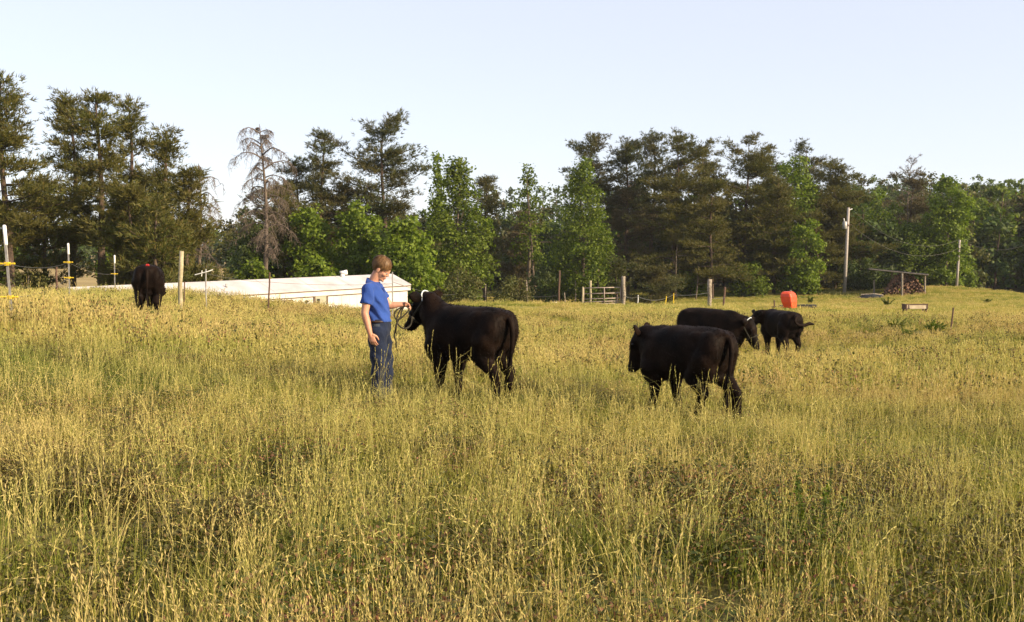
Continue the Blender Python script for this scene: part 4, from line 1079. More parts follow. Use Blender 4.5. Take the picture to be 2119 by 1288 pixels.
# ------------------------------------------------------------------ the boy
def skin_mat():
    m, nt, b, out = nodes_of('skin')
    nt.links.new(ramp(nt, noise(nt, 9, 3, world=False), [(.35, (.42, .2, .13)), (.65, (.5, .26, .17))]), b.inputs['Base Color'])
    b.inputs['Roughness'].default_value = .5; b.inputs['Specular IOR Level'].default_value = .3
    b.inputs['Subsurface Weight'].default_value = .12; b.inputs['Subsurface Radius'].default_value = (.02, .008, .004)
    return m
def cloth_mat(name, c1, c2, fold, weave, rough=.85):
    m, nt, b, out = nodes_of(name)
    nt.links.new(ramp(nt, noise(nt, 6, 4, world=False), [(.3, c2), (.7, c1)]), b.inputs['Base Color'])
    b.inputs['Roughness'].default_value = rough; b.inputs['Specular IOR Level'].default_value = .2; b.inputs['Sheen Weight'].default_value = .1
    bp = N(nt, 'Bump', Strength=.7, Distance=.03); nt.links.new(noise(nt, fold, 2, .4, world=False), bp.inputs['Height'])
    bp2 = N(nt, 'Bump', Strength=.25, Distance=.002); nt.links.new(noise(nt, weave, 2, world=False), bp2.inputs['Height']); nt.links.new(bp.outputs['Normal'], bp2.inputs['Normal'])
    nt.links.new(bp2.outputs['Normal'], b.inputs['Normal'])
    return m
M['skin'] = skin_mat()
M['shirt'] = cloth_mat('royal_blue_pique', (.026, .07, .29), (.017, .046, .21), 14, 120)
M['jeans'] = cloth_mat('dark_denim', (.009, .016, .042), (.005, .009, .024), 10, 90)
M['denim_worn'] = cloth_mat('worn_denim', (.05, .062, .085), (.03, .038, .055), 14, 120)
M['hair'] = leaf_mat('brown_hair', [(0, (.085, .043, .019)), (.5, (.15, .08, .034)), (1, (.25, .145, .065))], None, 1, .08, .45, (1, .8, .6))
M['belt'] = mat('brown_belt', (.05, .03, .02), (.03, .018, .012), 20, .5)
M['boot'] = mat('brown_boot', (.1, .06, .035), (.06, .035, .02), 12, .6)
M['lip'] = mat('lip', (.4, .14, .11), (.34, .12, .1), 20, .5)
bp_ = gp(783, 10.7)
boy = thing('person', 'boy in blue polo shirt and jeans holding the calf by its halter', 'person', bp_, R(-7))
BI = Matrix.Rotation(R(7), 3, 'Z')
target = hp1(.23, .045, -.12)                                      # halter under the calf's near cheek
hand_w = at(846, 631, 10.95)
def bl(w): return BI @ (Vector(w) - bp_)
ELB_R, WR_R = Vector((-.09, -.205, .965)), Vector((-.035, -.215, .765))
SH_R, SH_L = Vector((-.065, -.15, 1.21)), Vector((-.055, .145, 1.21))
HAND_L = bl(hand_w)
WR_L = HAND_L + (Vector((.0, .06, 1.06)) - HAND_L).normalized() * .085
ELB_L = Vector((.07, .2, 1.02))
fb_ = Fuse()
# trunk and legs under the clothes
fb_.lofted([((-.005, 0, .80), .12, .085), ((-.01, 0, .9), .115, .085), ((-.02, 0, 1.05), .12, .085), ((-.035, 0, 1.17), .13, .085), ((-.05, 0, 1.235), .1, .06), ((-.055, 0, 1.265), .045, .045)], axis='z', n=20)
for s in (-1, 1):
    fb_.limb([(.0, s * .08, .80), (.01, s * .085, .45), (-.01, s * .09, .1), (.02, s * .09, .05), (.1, s * .1, .04)], [.075, .055, .04, .038, .035])
    fb_.limb([(-.05, 0, 1.235), (-.06, s * .14, 1.215)], [.05, .045])
fb_.limb([(-.055, 0, 1.24), (-.04, 0, 1.3), (-.005, 0, 1.36)], [.058, .053, .055])
fb_.limb([SH_R, SH_R.lerp(ELB_R, .5), ELB_R, ELB_R.lerp(WR_R, .35), WR_R], [.05, .045, .037, .038, .026])
fb_.limb([SH_L, SH_L.lerp(ELB_L, .5), ELB_L, ELB_L.lerp(WR_L, .35), WR_L], [.05, .043, .037, .037, .026])
def hand(fz, wr, d, nrm_, side, curl, L_=.17, spread=.0):
    """palm and five fingers; d along the hand, nrm_ out of the palm, side towards the thumb"""
    d, nrm_, side = d.normalized(), nrm_.normalized(), side.normalized()
    k = L_ / .17
    Mx = Matrix((d, side, nrm_)).transposed()
    fz.ell(wr + d * .045 * k, (.048 * k, .037 * k, .0145 * k), Mx); fz.ell(wr + d * .07 * k, (.028 * k, .036 * k, .0125 * k), Mx); fz.limb([wr, wr + d * .03 * k], [.025, .021])
    for i, (off, ln) in enumerate(((.0285, .066), (.0095, .074), (-.0095, .07), (-.0285, .055))):
        p = wr + d * (.082 - .004 * abs(i - 1)) * k + side * off * k
        pts, a = [p - d * .012], 0
        dd = d
        for j, fr in enumerate((.42, .32, .26)):
            a += curl * (.75 if j == 0 else 1.0)
            dd = (d * math.cos(a) + nrm_ * math.sin(a) + side * spread * off * 8).normalized()
            p = p + dd * ln * fr * k; pts.append(p)
        fz.limb(pts, [.0078 * k, .0074 * k, .0068 * k, .0056 * k], 8)
    t0 = wr + d * .02 * k + side * .028 * k
    t1 = t0 + (d * .6 + side * .7 + nrm_ * .25).normalized() * .034 * k; t2 = t1 + (d * .9 + side * .15 + nrm_ * .35).normalized() * .028 * k; t3 = t2 + (d * .9 - side * .1 + nrm_ * .45).normalized() * .02 * k
    fz.limb([t0, t1, t2, t3], [.014 * k, .0105 * k, .009 * k, .0065 * k], 8)
hand(fb_, WR_R, Vector((.06, .0, -.17)), Vector((0.1, 1, .05)), Vector((1, -.1, .2)), .42)
hand(fb_, WR_L, HAND_L - WR_L + Vector((0, 0, -.01)), Vector((.1, -.6, -.75)), Vector((.2, -.75, .6)), .95)
# head
HC = Vector((.032, 0, 1.41)); HP = R(33); HYAW = R(-4)
RH = Matrix.Rotation(HYAW, 3, 'Z') @ Matrix.Rotation(HP, 3, 'Y') * .95
def hd_(x, y, z): return HC + RH @ Vector((x, y, z))
def hel(c, r, Mx=None): fb_.ell(hd_(*c), r, RH @ Mx if Mx is not None else RH)
hel((-.015, 0, .03), (.098, .077, .092)); hel((.028, 0, -.03), (.068, .062, .085)); hel((.04, 0, -.088), (.046, .044, .033)); hel((.05, 0, .015), (.052, .06, .05))
hel((.072, 0, .022), (.026, .046, .016)); hel((.0, 0, -.07), (.06, .055, .05))
hel((.103, 0, -.022), (.014, .0105, .014)); hel((.094, 0, -.006), (.013, .0085, .026), Matrix.Rotation(R(-18), 3, 'Y')); hel((.098, 0, -.03), (.013, .017, .009))
hel((.088, 0, -.06), (.014, .021, .0075)); hel((.086, 0, -.073), (.013, .019, .007)); hel((.082, 0, -.1), (.016, .02, .015))
for s in (-1, 1):
    hel((.062, s * .036, -.03), (.03, .024, .024)); hel((-.002, s * .078, -.018), (.021, .0085, .032), Matrix.Rotation(R(8), 3, 'Y')); hel((.0, s * .074, -.018), (.012, .012, .02))
body_me = fb_.fused('body', .0048, 4, [M['skin']])
bo = bpy.data.objects.new('body', body_me); COL.objects.link(bo); bo.parent = boy
for s in (-1, 1):
    V_, F_ = sphere(hd_(.0845, s * .03, -.004), (.0105, .0105, .0105)); e_ = MB().add(V_, F_).build('eye', M['white_plastic'], bo, True)
    V_, F_ = sphere(hd_(.0925, s * .031, -.009), (.0045, .005, .005)); MB().add(V_, F_).build('iris', M['eye'], e_, True)
    mb = MB(); mb.tube([hd_(.09, s * .012, .02), hd_(.092, s * .03, .025), hd_(.08, s * .048, .02)], [.003, .0042, .002], 6); mb.build('eyebrow', M['hair'], bo, True)
    mb = MB(); mb.tube([hd_(.0945, s * .018, .003), hd_(.0975, s * .03, .0045), hd_(.089, s * .042, .002)], [.0025, .0035, .0025], 6); mb.build('eyelid', M['skin'], bo, True)
mb = MB(); mb.tube([hd_(.094, -.02, -.068), hd_(.1005, 0, -.0665), hd_(.094, .02, -.068)], [.002, .0038, .002], 6); mb.build('mouth', M['lip'], bo, True)
# hair: a cap of short brown strands over the skull
rng = np.random.default_rng(4); hm = MB()
HCc = Vector((-.017, 0, .035)); hr3 = np.array([.104, .084, .1])
def hair_ok(v):   # v: head-local point
    x, y, z = v
    if x > .045: return z > .022
    if x > -.03: return z > -.012 or (abs(y) < .02)
    return z > -.075 - .2 * (x + .03)
def hsurf(th, ph, k=1.0):
    z = HCc.z + hr3[2] * k * math.cos(ph); k = k * (1 - .07 * min(1, max(0, (.05 - z) / .07)) * (1 if math.cos(th) < .55 else .0))
    return np.array([HCc.x + hr3[0] * k * math.sin(ph) * math.cos(th), hr3[1] * k * math.sin(ph) * math.sin(th), z])
capm = Fuse(); capm.ell(hd_(*HCc), tuple(hr3 * .955), RH); cm = capm.fused('hair', .007, 3, [M['hair']])
bm = bmesh.new(); bm.from_mesh(cm); RHi = RH.inverted()
bmesh.ops.delete(bm, geom=[v for v in bm.verts if not hair_ok(RHi @ (v.co - HC))], context='VERTS'); bm.to_mesh(cm); bm.free()
hair = bpy.data.objects.new('hair', cm); COL.objects.link(hair); hair.parent = bo
for i in range(2600):
    th = rng.uniform(-math.pi, math.pi); p0 = math.acos(rng.uniform(-.45, 1)); L_ = rng.uniform(.35, .75); lift_ = rng.uniform(.99, 1.06) + .05 * max(0, math.sin(th * 5 + p0 * 3)) ** 3
    sw = rng.normal() * .18 + .12
    pts = []
    for k in range(5):
        f = k / 4; v = hsurf(th + sw * f, p0 + L_ * f, lift_ + .02 * math.sin(f * 3.1) + .012 * f)
        if not hair_ok(v - np.array([0, 0, -.014 if v[0] > .03 else -.006])): break
        pts.append(v)
    if len(pts) < 3: continue
    wv = .0028
    rows = []
    for k, v in enumerate(pts):
        sd = np.array([-math.sin(th), math.cos(th), 0]) * wv * (1 - .8 * k / (len(pts) - 1))
        for q in (v - sd, v + sd): rows.append(tuple(hd_(*q)))
    i_ = np.arange(len(pts) - 1)[:, None] * 2
    hm.add(rows, np.concatenate([i_, i_ + 1, i_ + 3, i_ + 2], 1))
o = hm.build('strands', M['hair'], hair, True); o['kind'] = 'stuff'
# shirt
f = Fuse()
f.lofted([((.006, 0, .868), .14, .116), ((.005, 0, .875), .142, .119), ((.003, 0, .93), .136, .113), ((-.006, 0, 1.0), .134, .108), ((-.018, 0, 1.08), .14, .108), ((-.03, 0, 1.15), .148, .104), ((-.045, 0, 1.21), .138, .088), ((-.055, 0, 1.25), .1, .068), ((-.05, 0, 1.275), .064, .06)], axis='z', n=28, power=2.5)
for s, sh_, el in ((-1, SH_R, ELB_R), (1, SH_L, ELB_L)):
    e_ = sh_.lerp(el, .62); f.limb([(-.045, s * .1, 1.215), tuple(sh_)], [.06, .062])
    V_, F_ = tube([sh_ + Vector((0, 0, .01)), sh_.lerp(el, .3), e_], [.062, .063, .062], 18); f.add(V_, F_)
shm = f.fused('shirt', .0065, 3, [M['shirt']])
V = mesh_np(shm)      # soft folds that gather at the waist and under the arm
V[:, 0] += .009 * np.sin(V[:, 2] * 60 + V[:, 1] * 25) * np.clip((1.02 - V[:, 2]) / .15, 0, 1) + .006 * np.sin(V[:, 1] * 40 + V[:, 2] * 30)
V[:, 1] += .008 * np.sin(V[:, 2] * 42 + V[:, 0] * 55) * np.clip((1.16 - V[:, 2]) / .1, .2, 1)
shm.vertices.foreach_set('co', V.ravel()); shm.update()
shirt = bpy.data.objects.new('shirt', shm); COL.objects.link(shirt); shirt.parent = bo
a_ = np.linspace(R(28), R(332), 24); mb = MB(); rows = []
for (r_, z_, dx) in ((.066, 1.262, -.052), (.064, 1.298, -.047), (.07, 1.3, -.047), (.086, 1.25, -.046)):
    rows.append([(dx + r_ * math.cos(a) * 1.02, r_ * math.sin(a), z_ - .03 * math.cos(a) - .012) for a in a_])
i_ = np.arange(3)[:, None] * 24; j_ = np.arange(23)[None]
mb.add(np.array(rows).reshape(-1, 3), np.stack([i_ + j_, i_ + j_ + 1, i_ + 24 + j_ + 1, i_ + 24 + j_], -1).reshape(-1, 4)); mb.build('collar', M['shirt'], shirt, True)
mb = MB(); mb.box((.072, .0, 1.145), (.006, .03, .16), Matrix.Rotation(R(-12), 3, 'Y')); mb.build('placket', M['shirt'], shirt)
# jeans, belt, boots
f = Fuse()
f.lofted([((.005, 0, .735), .14, .11), ((.0, 0, .79), .15, .123), ((-.002, 0, .84), .147, .118), ((.0, 0, .895), .14, .11), ((.0, 0, .9), .138, .108)], axis='z', n=26, power=2.5)
for s, fx in ((-1, .0), (1, .035)):
    f.limb([(.0, s * .07, .79), (.012 + fx * .4, s * .08, .6), (.022 + fx * .8, s * .086, .43), (.012 + fx, s * .088, .25), (.005 + fx, s * .09, .09)], [.102, .092, .08, .074, .077], 18)
jm = f.fused('jeans', .008, 4, [M['jeans']])
V = mesh_np(jm); V[:, 0] += .006 * np.sin(V[:, 2] * 38 + V[:, 1] * 20); V[:, 1] += .004 * np.sin(V[:, 2] * 47 + V[:, 0] * 30); jm.vertices.foreach_set('co', V.ravel()); jm.update()
jeans = bpy.data.objects.new('jeans', jm); COL.objects.link(jeans); jeans.parent = bo
mb = MB(); rows = []
for u in np.linspace(0, 1, 5):
    for v in np.linspace(0, 1, 5):
        a = R(-128 + 60 * u); rows.append((.002 + .128 * math.cos(a) * (1 + .0 * v), .157 * math.sin(a), .855 - .11 * v))
i_ = np.arange(4)[:, None] * 5; j_ = np.arange(4)[None]
mb.add(rows, np.stack([i_ + j_, i_ + 5 + j_, i_ + 6 + j_, i_ + 1 + j_], -1).reshape(-1, 4)); mb.build('pocket', M['denim_worn'], jeans, True)
a_ = np.linspace(0, 2 * math.pi, 30); mb = MB(); mb.tube([(.115 * math.cos(a), .145 * math.sin(a), .878) for a in a_], .012, 6, cap=False); mb.build('belt', M['belt'], jeans, True)
for s, fx in ((-1, .0), (1, .035)):
    f = Fuse(); f.limb([(fx, s * .09, .1), (fx + .01, s * .09, .05), (fx + .1, s * .1, .04), (fx + .15, s * .105, .035)], [.058, .05, .045, .038]); f.ell((fx - .02, s * .09, .035), (.05, .04, .035))
    me_ = f.fused('boot', .008, 3, [M['boot']]); o = bpy.data.objects.new('boot', me_); COL.objects.link(o); o.parent = bo
# lead rope, looped in the hand
def smooth_path(pts, n=8):
    P = np.array([tuple(p) for p in pts]); t = np.linspace(0, len(P) - 1, (len(P) - 1) * n + 1)
    i = np.clip(t.astype(int), 0, len(P) - 2); u = (t - i)[:, None]; p0 = P[np.maximum(i - 1, 0)]; p1 = P[i]; p2 = P[i + 1]; p3 = P[np.minimum(i + 2, len(P) - 1)]
    return .5 * (2 * p1 + (p2 - p0) * u + (2 * p0 - 5 * p1 + 4 * p2 - p3) * u ** 2 + (3 * p1 - p0 - 3 * p2 + p3) * u ** 3)
rope = thing('lead_rope', 'dark lead rope hanging in loops from the boy hand to the halter', 'rope', at(846, 636, 10.92))
ro = at(846, 636, 10.92)
def rl_(*pts): return smooth_path([at(a, b_, d_) - ro for (a, b_, d_) in pts])
mb = MB(); mb.tube(rl_((846, 632, 10.93), (846, 642, 10.9), (836, 653, 10.88), (825, 662, 10.87), (819, 660, 10.86), (816, 651, 10.86), (821, 642, 10.88), (832, 636, 10.91), (838, 633, 10.94)), .0085, 7); mb.build('loop', M['rope_dark'], rope, True)
mb = MB(); mb.tube(rl_((837, 633, 10.92), (831, 645, 10.89), (829, 656, 10.87), (823, 666, 10.86), (819, 680, 10.85), (816, 695, 10.84), (819, 706, 10.84), (820, 720, 10.84)), .0085, 7); mb.build('hanging_end', M['rope_dark'], rope, True)
tq = target - ro
mb = MB(); mb.tube(np.concatenate([rl_((833, 635, 10.93), (825, 648, 10.89), (821, 664, 10.86), (828, 676, 10.88), (838, 680, 10.92), (847, 676, 10.98), (851.5, 667, 11.0), (852, 656, 11.02)), np.array([tuple(tq)])]), .0085, 7); mb.build('loop', M['rope_dark'], rope, True)
mb = MB(); mb.tube([at(824, 664, 10.85) - ro, at(820, 673, 10.85) - ro, at(818, 690, 10.84) - ro], [.009, .0125, .008], 7); mb.build('knot', M['rope_dark'], rope, True)

# ------------------------------------------------------------------ grass
GR = {
    'blade': leaf_mat('grass_blades', [(0, (.085, .115, .02)), (.4, (.17, .185, .035)), (.75, (.28, .255, .06)), (1, (.42, .36, .12))], None, .35, .45, .6, (1, 1, .5), [(.37, (.125, .183, .026)), (.47, (.27, .285, .05)), (.575, (.445, .39, .1)), (.66, (.39, .29, .1)), (.76, (.22, .145, .06))]),
    'straw': leaf_mat('grass_straw', [(0, (.32, .29, .075)), (.5, (.44, .37, .12)), (1, (.58, .49, .2))], None, .4, .35, .6, (1, .9, .5), [(.37, (.32, .34, .085)), (.5, (.54, .46, .155)), (.64, (.54, .4, .18)), (.75, (.38, .26, .14))]),
    'dock': leaf_mat('reddish_undergrowth', [(0, (.12, .055, .03)), (.4, (.2, .09, .05)), (.7, (.19, .13, .055)), (1, (.34, .12, .1))], (.1, .1, .03), .6, .25, .7, (1, .8, .5)),
    'low': leaf_mat('low_green_leaves', [(0, (.035, .055, .013)), (.6, (.07, .095, .02)), (1, (.13, .13, .04))], (.1, .07, .03), .5, .35, .6, (1, 1, .5)),
}
GM = [GR['blade'], GR['straw'], GR['dock'], GR['low']]
def ribbons(mb, rng, base, h, w, lean, az, mi, seg=4, curl=1.0):
    n = len(base); t = np.linspace(0, 1, seg + 1)
    d = np.stack([np.cos(az), np.sin(az), np.zeros(n)], -1)
    fa = az + rng.uniform(0, 3.14, n); sd = np.stack([np.cos(fa), np.sin(fa), np.zeros(n)], -1)
    C = base[:, None] + d[:, None] * (h * lean)[:, None, None] * (t ** 2)[None, :, None] + np.array([0, 0, 1.0]) * (h[:, None] * (t[None] - .42 * curl * (lean ** 1.3)[:, None] * t[None] ** 2.6))[:, :, None]
    wt = (1 - .85 * t ** 1.5)[None, :, None] * w[:, None, None] * .5
    V = np.stack([C - sd[:, None] * wt, C + sd[:, None] * wt], 2).reshape(n, -1, 3)
    k = 2 * (seg + 1); i = np.arange(n)[:, None] * k; q = np.arange(seg)[None] * 2
    Q = np.stack([i + q, i + q + 1, i + q + 3, i + q + 2], -1).reshape(-1, 4)
    mb.add(V.reshape(-1, 3), Q, mi)
    return C
def seed_heads(mb, rng, C, frac, n_sp, size, mi):
    """spikelets along the upper part of each stem"""
    n, k, _ = C.shape
    s = 1 - frac * np.linspace(0, 1, n_sp)
    x = s * (k - 1); i = np.clip(x.astype(int), 0, k - 2); u = (x - i)[None, :, None]
    P = C[:, i] * (1 - u) + C[:, i + 1] * u; T = norm(C[:, i + 1] - C[:, i])
    P = P.reshape(-1, 3); T = T.reshape(-1, 3)
    side = norm(np.cross(T, rdir(rng, len(P)))); D = norm(T * 1.0 + side * .26)
    ln = size * rng.uniform(.9, 1.6, (len(P), 1)); wv = np.cross(D, rdir(rng, len(P))); wv = norm(wv) * ln * .115
    V = np.stack([P, P + D * ln * .45 + wv, P + D * ln, P + D * ln * .45 - wv], 1)
    ii = np.arange(len(P))[:, None] * 4
    mb.add(V.reshape(-1, 3), np.concatenate([ii, ii + 1, ii + 2, ii + 3], 1), mi)
def patch_mesh(name, seed, size, nb, ns, nu, wk, hb=(.18, .4), hs=(.38, .62), heads=9, seg=4, arch=.12):
    rng = np.random.default_rng(seed); mb = MB()
    def pos(n):
        c = rng.uniform(-size / 2, size / 2, (max(3, n // 9), 2)); p = c[rng.integers(0, len(c), n)] + rng.normal(size=(n, 2)) * size * .07
        return np.concatenate([p, np.full((n, 1), -.02)], 1)
    if nb:
        h = rng.uniform(*hb, nb); ribbons(mb, rng, pos(nb), h, wk * rng.uniform(.0035, .0065, nb), rng.uniform(.05, .75, nb) ** 1.2, rng.uniform(0, 6.3, nb), 0, seg)
    if ns:
        h = rng.uniform(*hs, ns); lean = np.abs(rng.normal(size=ns)) * .16 + .03; ar = rng.uniform(size=ns) < arch; lean[ar] = rng.uniform(.5, 1.05, ar.sum()); h[ar] *= 1.12
        C = ribbons(mb, rng, pos(ns), h, wk * np.full(ns, .0026), lean, rng.uniform(0, 6.3, ns), 1, 6)
        seed_heads(mb, rng, C, .24, heads, .0145 * wk ** .6 * (1 if heads > 5 else 1.5), 1)
    if nu:
        p = pos(nu); p[:, 2] = rng.uniform(.03, .24, nu); Nn = norm(rdir(rng, nu) + np.array([0, 0, .6]))
        k = int(nu * .5); add_leaves(mb, p[:k], Nn[:k], .03 * wk ** .6, rng, 3); add_leaves(mb, p[k:], Nn[k:], .021 * wk ** .6, rng, 2)
    return mb.mesh(name, GM)
def instancer(name, label, pts, rot, scl, var, meshes, cat='grass'):
    col = bpy.data.collections.new(name + '_tufts')
    for i, me in enumerate(meshes):
        col.objects.link(bpy.data.objects.new('%s_tuft_%02d' % (name, i), me))
    me = bpy.data.meshes.new(name); me.vertices.add(len(pts)); me.vertices.foreach_set('co', pts.astype(np.float32).ravel())
    for nm, arr in (('rot', rot), ('scl', scl)):
        at_ = me.attributes.new(nm, 'FLOAT_VECTOR', 'POINT'); at_.data.foreach_set('vector', arr.astype(np.float32).ravel())
    at_ = me.attributes.new('var', 'INT', 'POINT'); at_.data.foreach_set('value', var.astype(np.int32))
    o = bpy.data.objects.new(name, me); COL.objects.link(o)
    ng = bpy.data.node_groups.new(name, 'GeometryNodeTree')
    ng.interface.new_socket('Geometry', in_out='INPUT', socket_type='NodeSocketGeometry'); ng.interface.new_socket('Geometry', in_out='OUTPUT', socket_type='NodeSocketGeometry')
    gi, go = ng.nodes.new('NodeGroupInput'), ng.nodes.new('NodeGroupOutput')
    ip = ng.nodes.new('GeometryNodeInstanceOnPoints'); ci = ng.nodes.new('GeometryNodeCollectionInfo')
    ci.inputs['Collection'].default_value = col; ci.inputs['Separate Children'].default_value = True; ci.inputs['Reset Children'].default_value = True
    def na(nm, ty):
        n_ = ng.nodes.new('GeometryNodeInputNamedAttribute'); n_.data_type = ty; n_.inputs['Name'].default_value = nm; return n_.outputs['Attribute']
    lk = ng.links.new
    lk(gi.outputs[0], ip.inputs['Points']); lk(ci.outputs[0], ip.inputs['Instance']); ip.inputs['Pick Instance'].default_value = True
    lk(na('var', 'INT'), ip.inputs['Instance Index'])
    e2r = ng.nodes.new('FunctionNodeEulerToRotation'); lk(na('rot', 'FLOAT_VECTOR'), e2r.inputs[0]); lk(e2r.outputs[0], ip.inputs['Rotation'])
    lk(na('scl', 'FLOAT_VECTOR'), ip.inputs['Scale']); lk(ip.outputs[0], go.inputs[0])
    md = o.modifiers.new('tufts', 'NODES'); md.node_group = ng
    return tag(o, label, cat, kind='stuff')
def field_noise(x, y):
    return .5 + .25 * np.sin(x * .9 + 1.3 * np.sin(y * .5)) + .25 * np.sin(y * .7 + 1.1 * np.sin(x * .6 + 2))
TRAMP = [(c_.location.x + .35 * math.cos(c_.rotation_euler.z), c_.location.y + .35 * math.sin(c_.rotation_euler.z), r_, k_) for (c_, r_, k_) in ((c1, 1.0, .8), (c2, 1.0, .8), (c3, 1.3, .8), (c4_, 1.9, .45), (boy, .5, .8))]
def trampled(P):
    f_ = np.ones(len(P))
    for (a, b_, r_, k_) in TRAMP:
        f_ *= 1 - (1 - k_) * (1 - sstep(r_ * .7, r_ * 1.3, np.hypot(P[:, 0] - a, P[:, 1] - b_)))
    return f_
def scatter(seed, d0, d1, dens, margin=3.0):
    rng = np.random.default_rng(seed)
    hw = d1 * .5 + margin
    n = int(dens * 2 * hw * (d1 - d0)); x = rng.uniform(-hw, hw, n); y = rng.uniform(d0, d1, n)
    k = np.abs(x) < y * .49 + margin
    x, y = x[k], y[k]
    pth = np.zeros(len(x), bool)
    for (a, b_) in zip(cx_, cy_): pth |= ((x - a) / .75) ** 2 + ((y - b_) / .7) ** 2 < .55
    ux, uy = x - mid.x, y - mid.y; al = ux * ax.x + uy * ax.y; ac = ux * nrm.x + uy * nrm.y
    keep = ~pth & ~((np.abs(al) < HL + .2) & (np.abs(ac) < HW + .2))
    x, y = x[keep], y[keep]; n = len(x)
    rot = np.stack([rng.normal(size=n) * .06, rng.normal(size=n) * .06, rng.uniform(0, 6.3, n)], -1)
    return rng, np.stack([x, y, ground(x, y)], -1), rot
near = [patch_mesh('near_grass', 100 + i, .5, 210, 34, 200, .85, hb=(.1, .34), hs=(.26, .55), heads=9, arch=.14) for i in range(7)]
near += [patch_mesh('near_undergrowth', 120 + i, .5, 30, 8, 520, 1.0, hb=(.1, .26), hs=(.28, .5), heads=12, arch=.2) for i in range(3)]
rng, P, rot = scatter(1, 2.0, 13, 13)
fn = field_noise(P[:, 0] * 1.6, P[:, 1] * 1.6)
lowp = (rng.uniform(size=len(P)) < np.where(fn > .52, .75, .3) * (1 - .65 * sstep(5, 10, P[:, 1])))
var = np.where(lowp, 7 + rng.integers(0, 3, len(P)), rng.integers(0, 7, len(P)))
s = rng.uniform(.8, 1.15, len(P)) * (1.0 - .15 * (fn - .5)); scl = np.stack([s, s, s * rng.uniform(.8, 1.15, len(P)) * (1 - .34 * sstep(6, 9.5, P[:, 1])) * (.72 + .5 * field_noise(P[:, 0] * .8 + 3, P[:, 1] * .9))], -1)
scl[:, 2] *= trampled(P)
instancer('tall_grass', 'tall yellow green pasture grass with seed heads in the foreground', P, rot, scl, var, near)
stm = [patch_mesh('tall_stems', 150 + i, .9, 0, 14, 0, 1.15, hs=(.42, .74), heads=14, arch=.3) for i in range(5)]
rng, P, rot = scatter(9, 2.2, 15, 2.2)
s = rng.uniform(.8, 1.1, len(P)); scl = np.stack([s, s, s], -1)
instancer('grass_stems', 'scattered taller grass stems with arching seed heads', P, rot, scl, rng.integers(0, 5, len(P)), stm)
midm = [patch_mesh('mid_grass', 200 + i, .8, 220, 30, 60, 1.7, hb=(.07, .18), hs=(.16, .33), heads=5, seg=3, arch=.1) for i in range(6)]
rng, P, rot = scatter(2, 12.6, 36, 6.0)
s = rng.uniform(.8, 1.15, len(P)); scl = np.stack([s, s, s * rng.uniform(.7, 1.2, len(P)) * (.7 + .65 * field_noise(P[:, 0] * .5, P[:, 1] * .7))], -1)
scl[:, 2] *= trampled(P)
instancer('pasture_grass', 'yellow green pasture grass round the farther cows', P, rot, scl, rng.integers(0, 6, len(P)), midm)
farm = [patch_mesh('far_grass', 300 + i, 1.6, 420, 30, 0, 4.0, hb=(.06, .15), hs=(.12, .22), heads=3, seg=2, arch=.08) for i in range(5)]
rng, P, rot = scatter(3, 35, 112, 1.7, 6)
s = rng.uniform(.8, 1.2, len(P)); scl = np.stack([s, s, s * rng.uniform(.7, 1.15, len(P)) * (.6 + .7 * field_noise(P[:, 0] * .3, P[:, 1] * .4))], -1)
instancer('meadow_grass', 'pale sunlit grass of the far pasture up to the wood edge', P, rot, scl, rng.integers(0, 5, len(P)), farm)

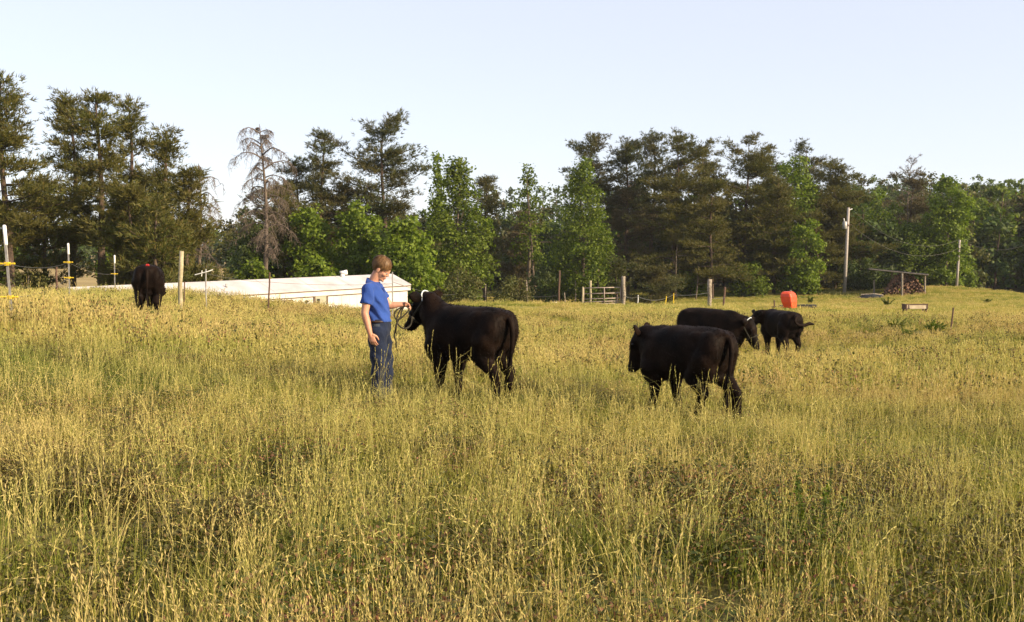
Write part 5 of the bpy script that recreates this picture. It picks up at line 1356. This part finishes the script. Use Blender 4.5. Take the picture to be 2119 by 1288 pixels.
# weeds standing out of the grass
def weed(label, px, py, d, H, seed, n=3, m='leaf', leaf=.05, spread=.25):
    rng = np.random.default_rng(seed); p = gp(px, d); root = thing('weed', label, 'weed', p)
    st, lf = MB(), MB()
    for i in range(n):
        a = rng.uniform(0, 6.3); h = H * rng.uniform(.5, 1); t = np.linspace(0, 1, 6); sp_ = spread * rng.uniform(.2, 1)
        C = np.stack([math.cos(a) * sp_ * h * t ** 1.5 + rng.normal() * .04, math.sin(a) * sp_ * h * t ** 1.5 + rng.normal() * .04, h * t], -1)
        st.tube(C, .006 * (1 - .7 * t), 5)
        k = int((90 if d < 20 else 160) * h / .6); f_ = rng.uniform(.15, 1, k); P_ = np.stack([np.interp(f_, t, C[:, j]) for j in range(3)], -1)
        a2 = rng.uniform(0, 6.3, k); od = np.stack([np.cos(a2), np.sin(a2), np.full(k, .35)], -1)
        P_ = P_ + od * leaf * (.6 if d < 20 else 1.3) * (1.15 - f_)[:, None]
        add_leaves(lf, P_, norm(np.stack([-od[:, 0] * .4, -od[:, 1] * .4, np.ones(k)], -1) + rdir(rng, k) * .4), leaf * 1.3, rng, 0, .35)
    st.build('stem', M['leaf_olive'], root); lf.build('leaves', M[m], root)
weed('tall leafy green weed standing in the foreground grass at lower right', 1700, 1180, 5.1, .52, 1, 8, 'leaf', .032, .3)
weed('dark green weed in the field below the feed trough', 1856, 690, 27, .4, 2, 10, 'leaf', .05, .9)
weed('low spreading green weed right of the dark field weed', 1935, 700, 26, .36, 3, 24, 'leaf_bright', .05, 1.6)
weed('small green weed in front of the woodshed', 1836, 628, 70, .75, 4, 9, 'leaf', .08, .8)
weed('small green weed left of the utility pole foot', 1676, 615, 80, .75, 5, 9, 'leaf', .08, .8)
weed('green weed on the far right rise near the frame edge', 2042, 615, 75, .4, 6, 12, 'leaf', .08, 1.4)
weed('thin green weed between the two low field weeds', 1880, 705, 25, .32, 7, 7, 'leaf', .05, .9)

# ------------------------------------------------------------------ thin evening haze over the whole place
hz, nt, b, out = nodes_of('haze')
nt.nodes.remove(b)
pv = nt.nodes.new('ShaderNodeVolumePrincipled')
pv.inputs['Color'].default_value = (.86, .92, 1.0, 1)
pv.inputs['Density'].default_value = .00016
pv.inputs['Anisotropy'].default_value = .1
nt.links.new(pv.outputs[0], out.inputs['Volume'])
hx0, hx1, hy0, hy1 = gx[0] - 20, gx[-1] + 20, gy[0] - 20, gy[-1] + 20
hb = MB().box(((hx0 + hx1) / 2, (hy0 + hy1) / 2, (GZ.min() - 1 + 32) / 2), (hx1 - hx0, hy1 - hy0, 33 - GZ.min())).build('haze', hz)
tag(hb, 'thin pale evening haze over the pasture and woods', 'haze', kind='stuff')
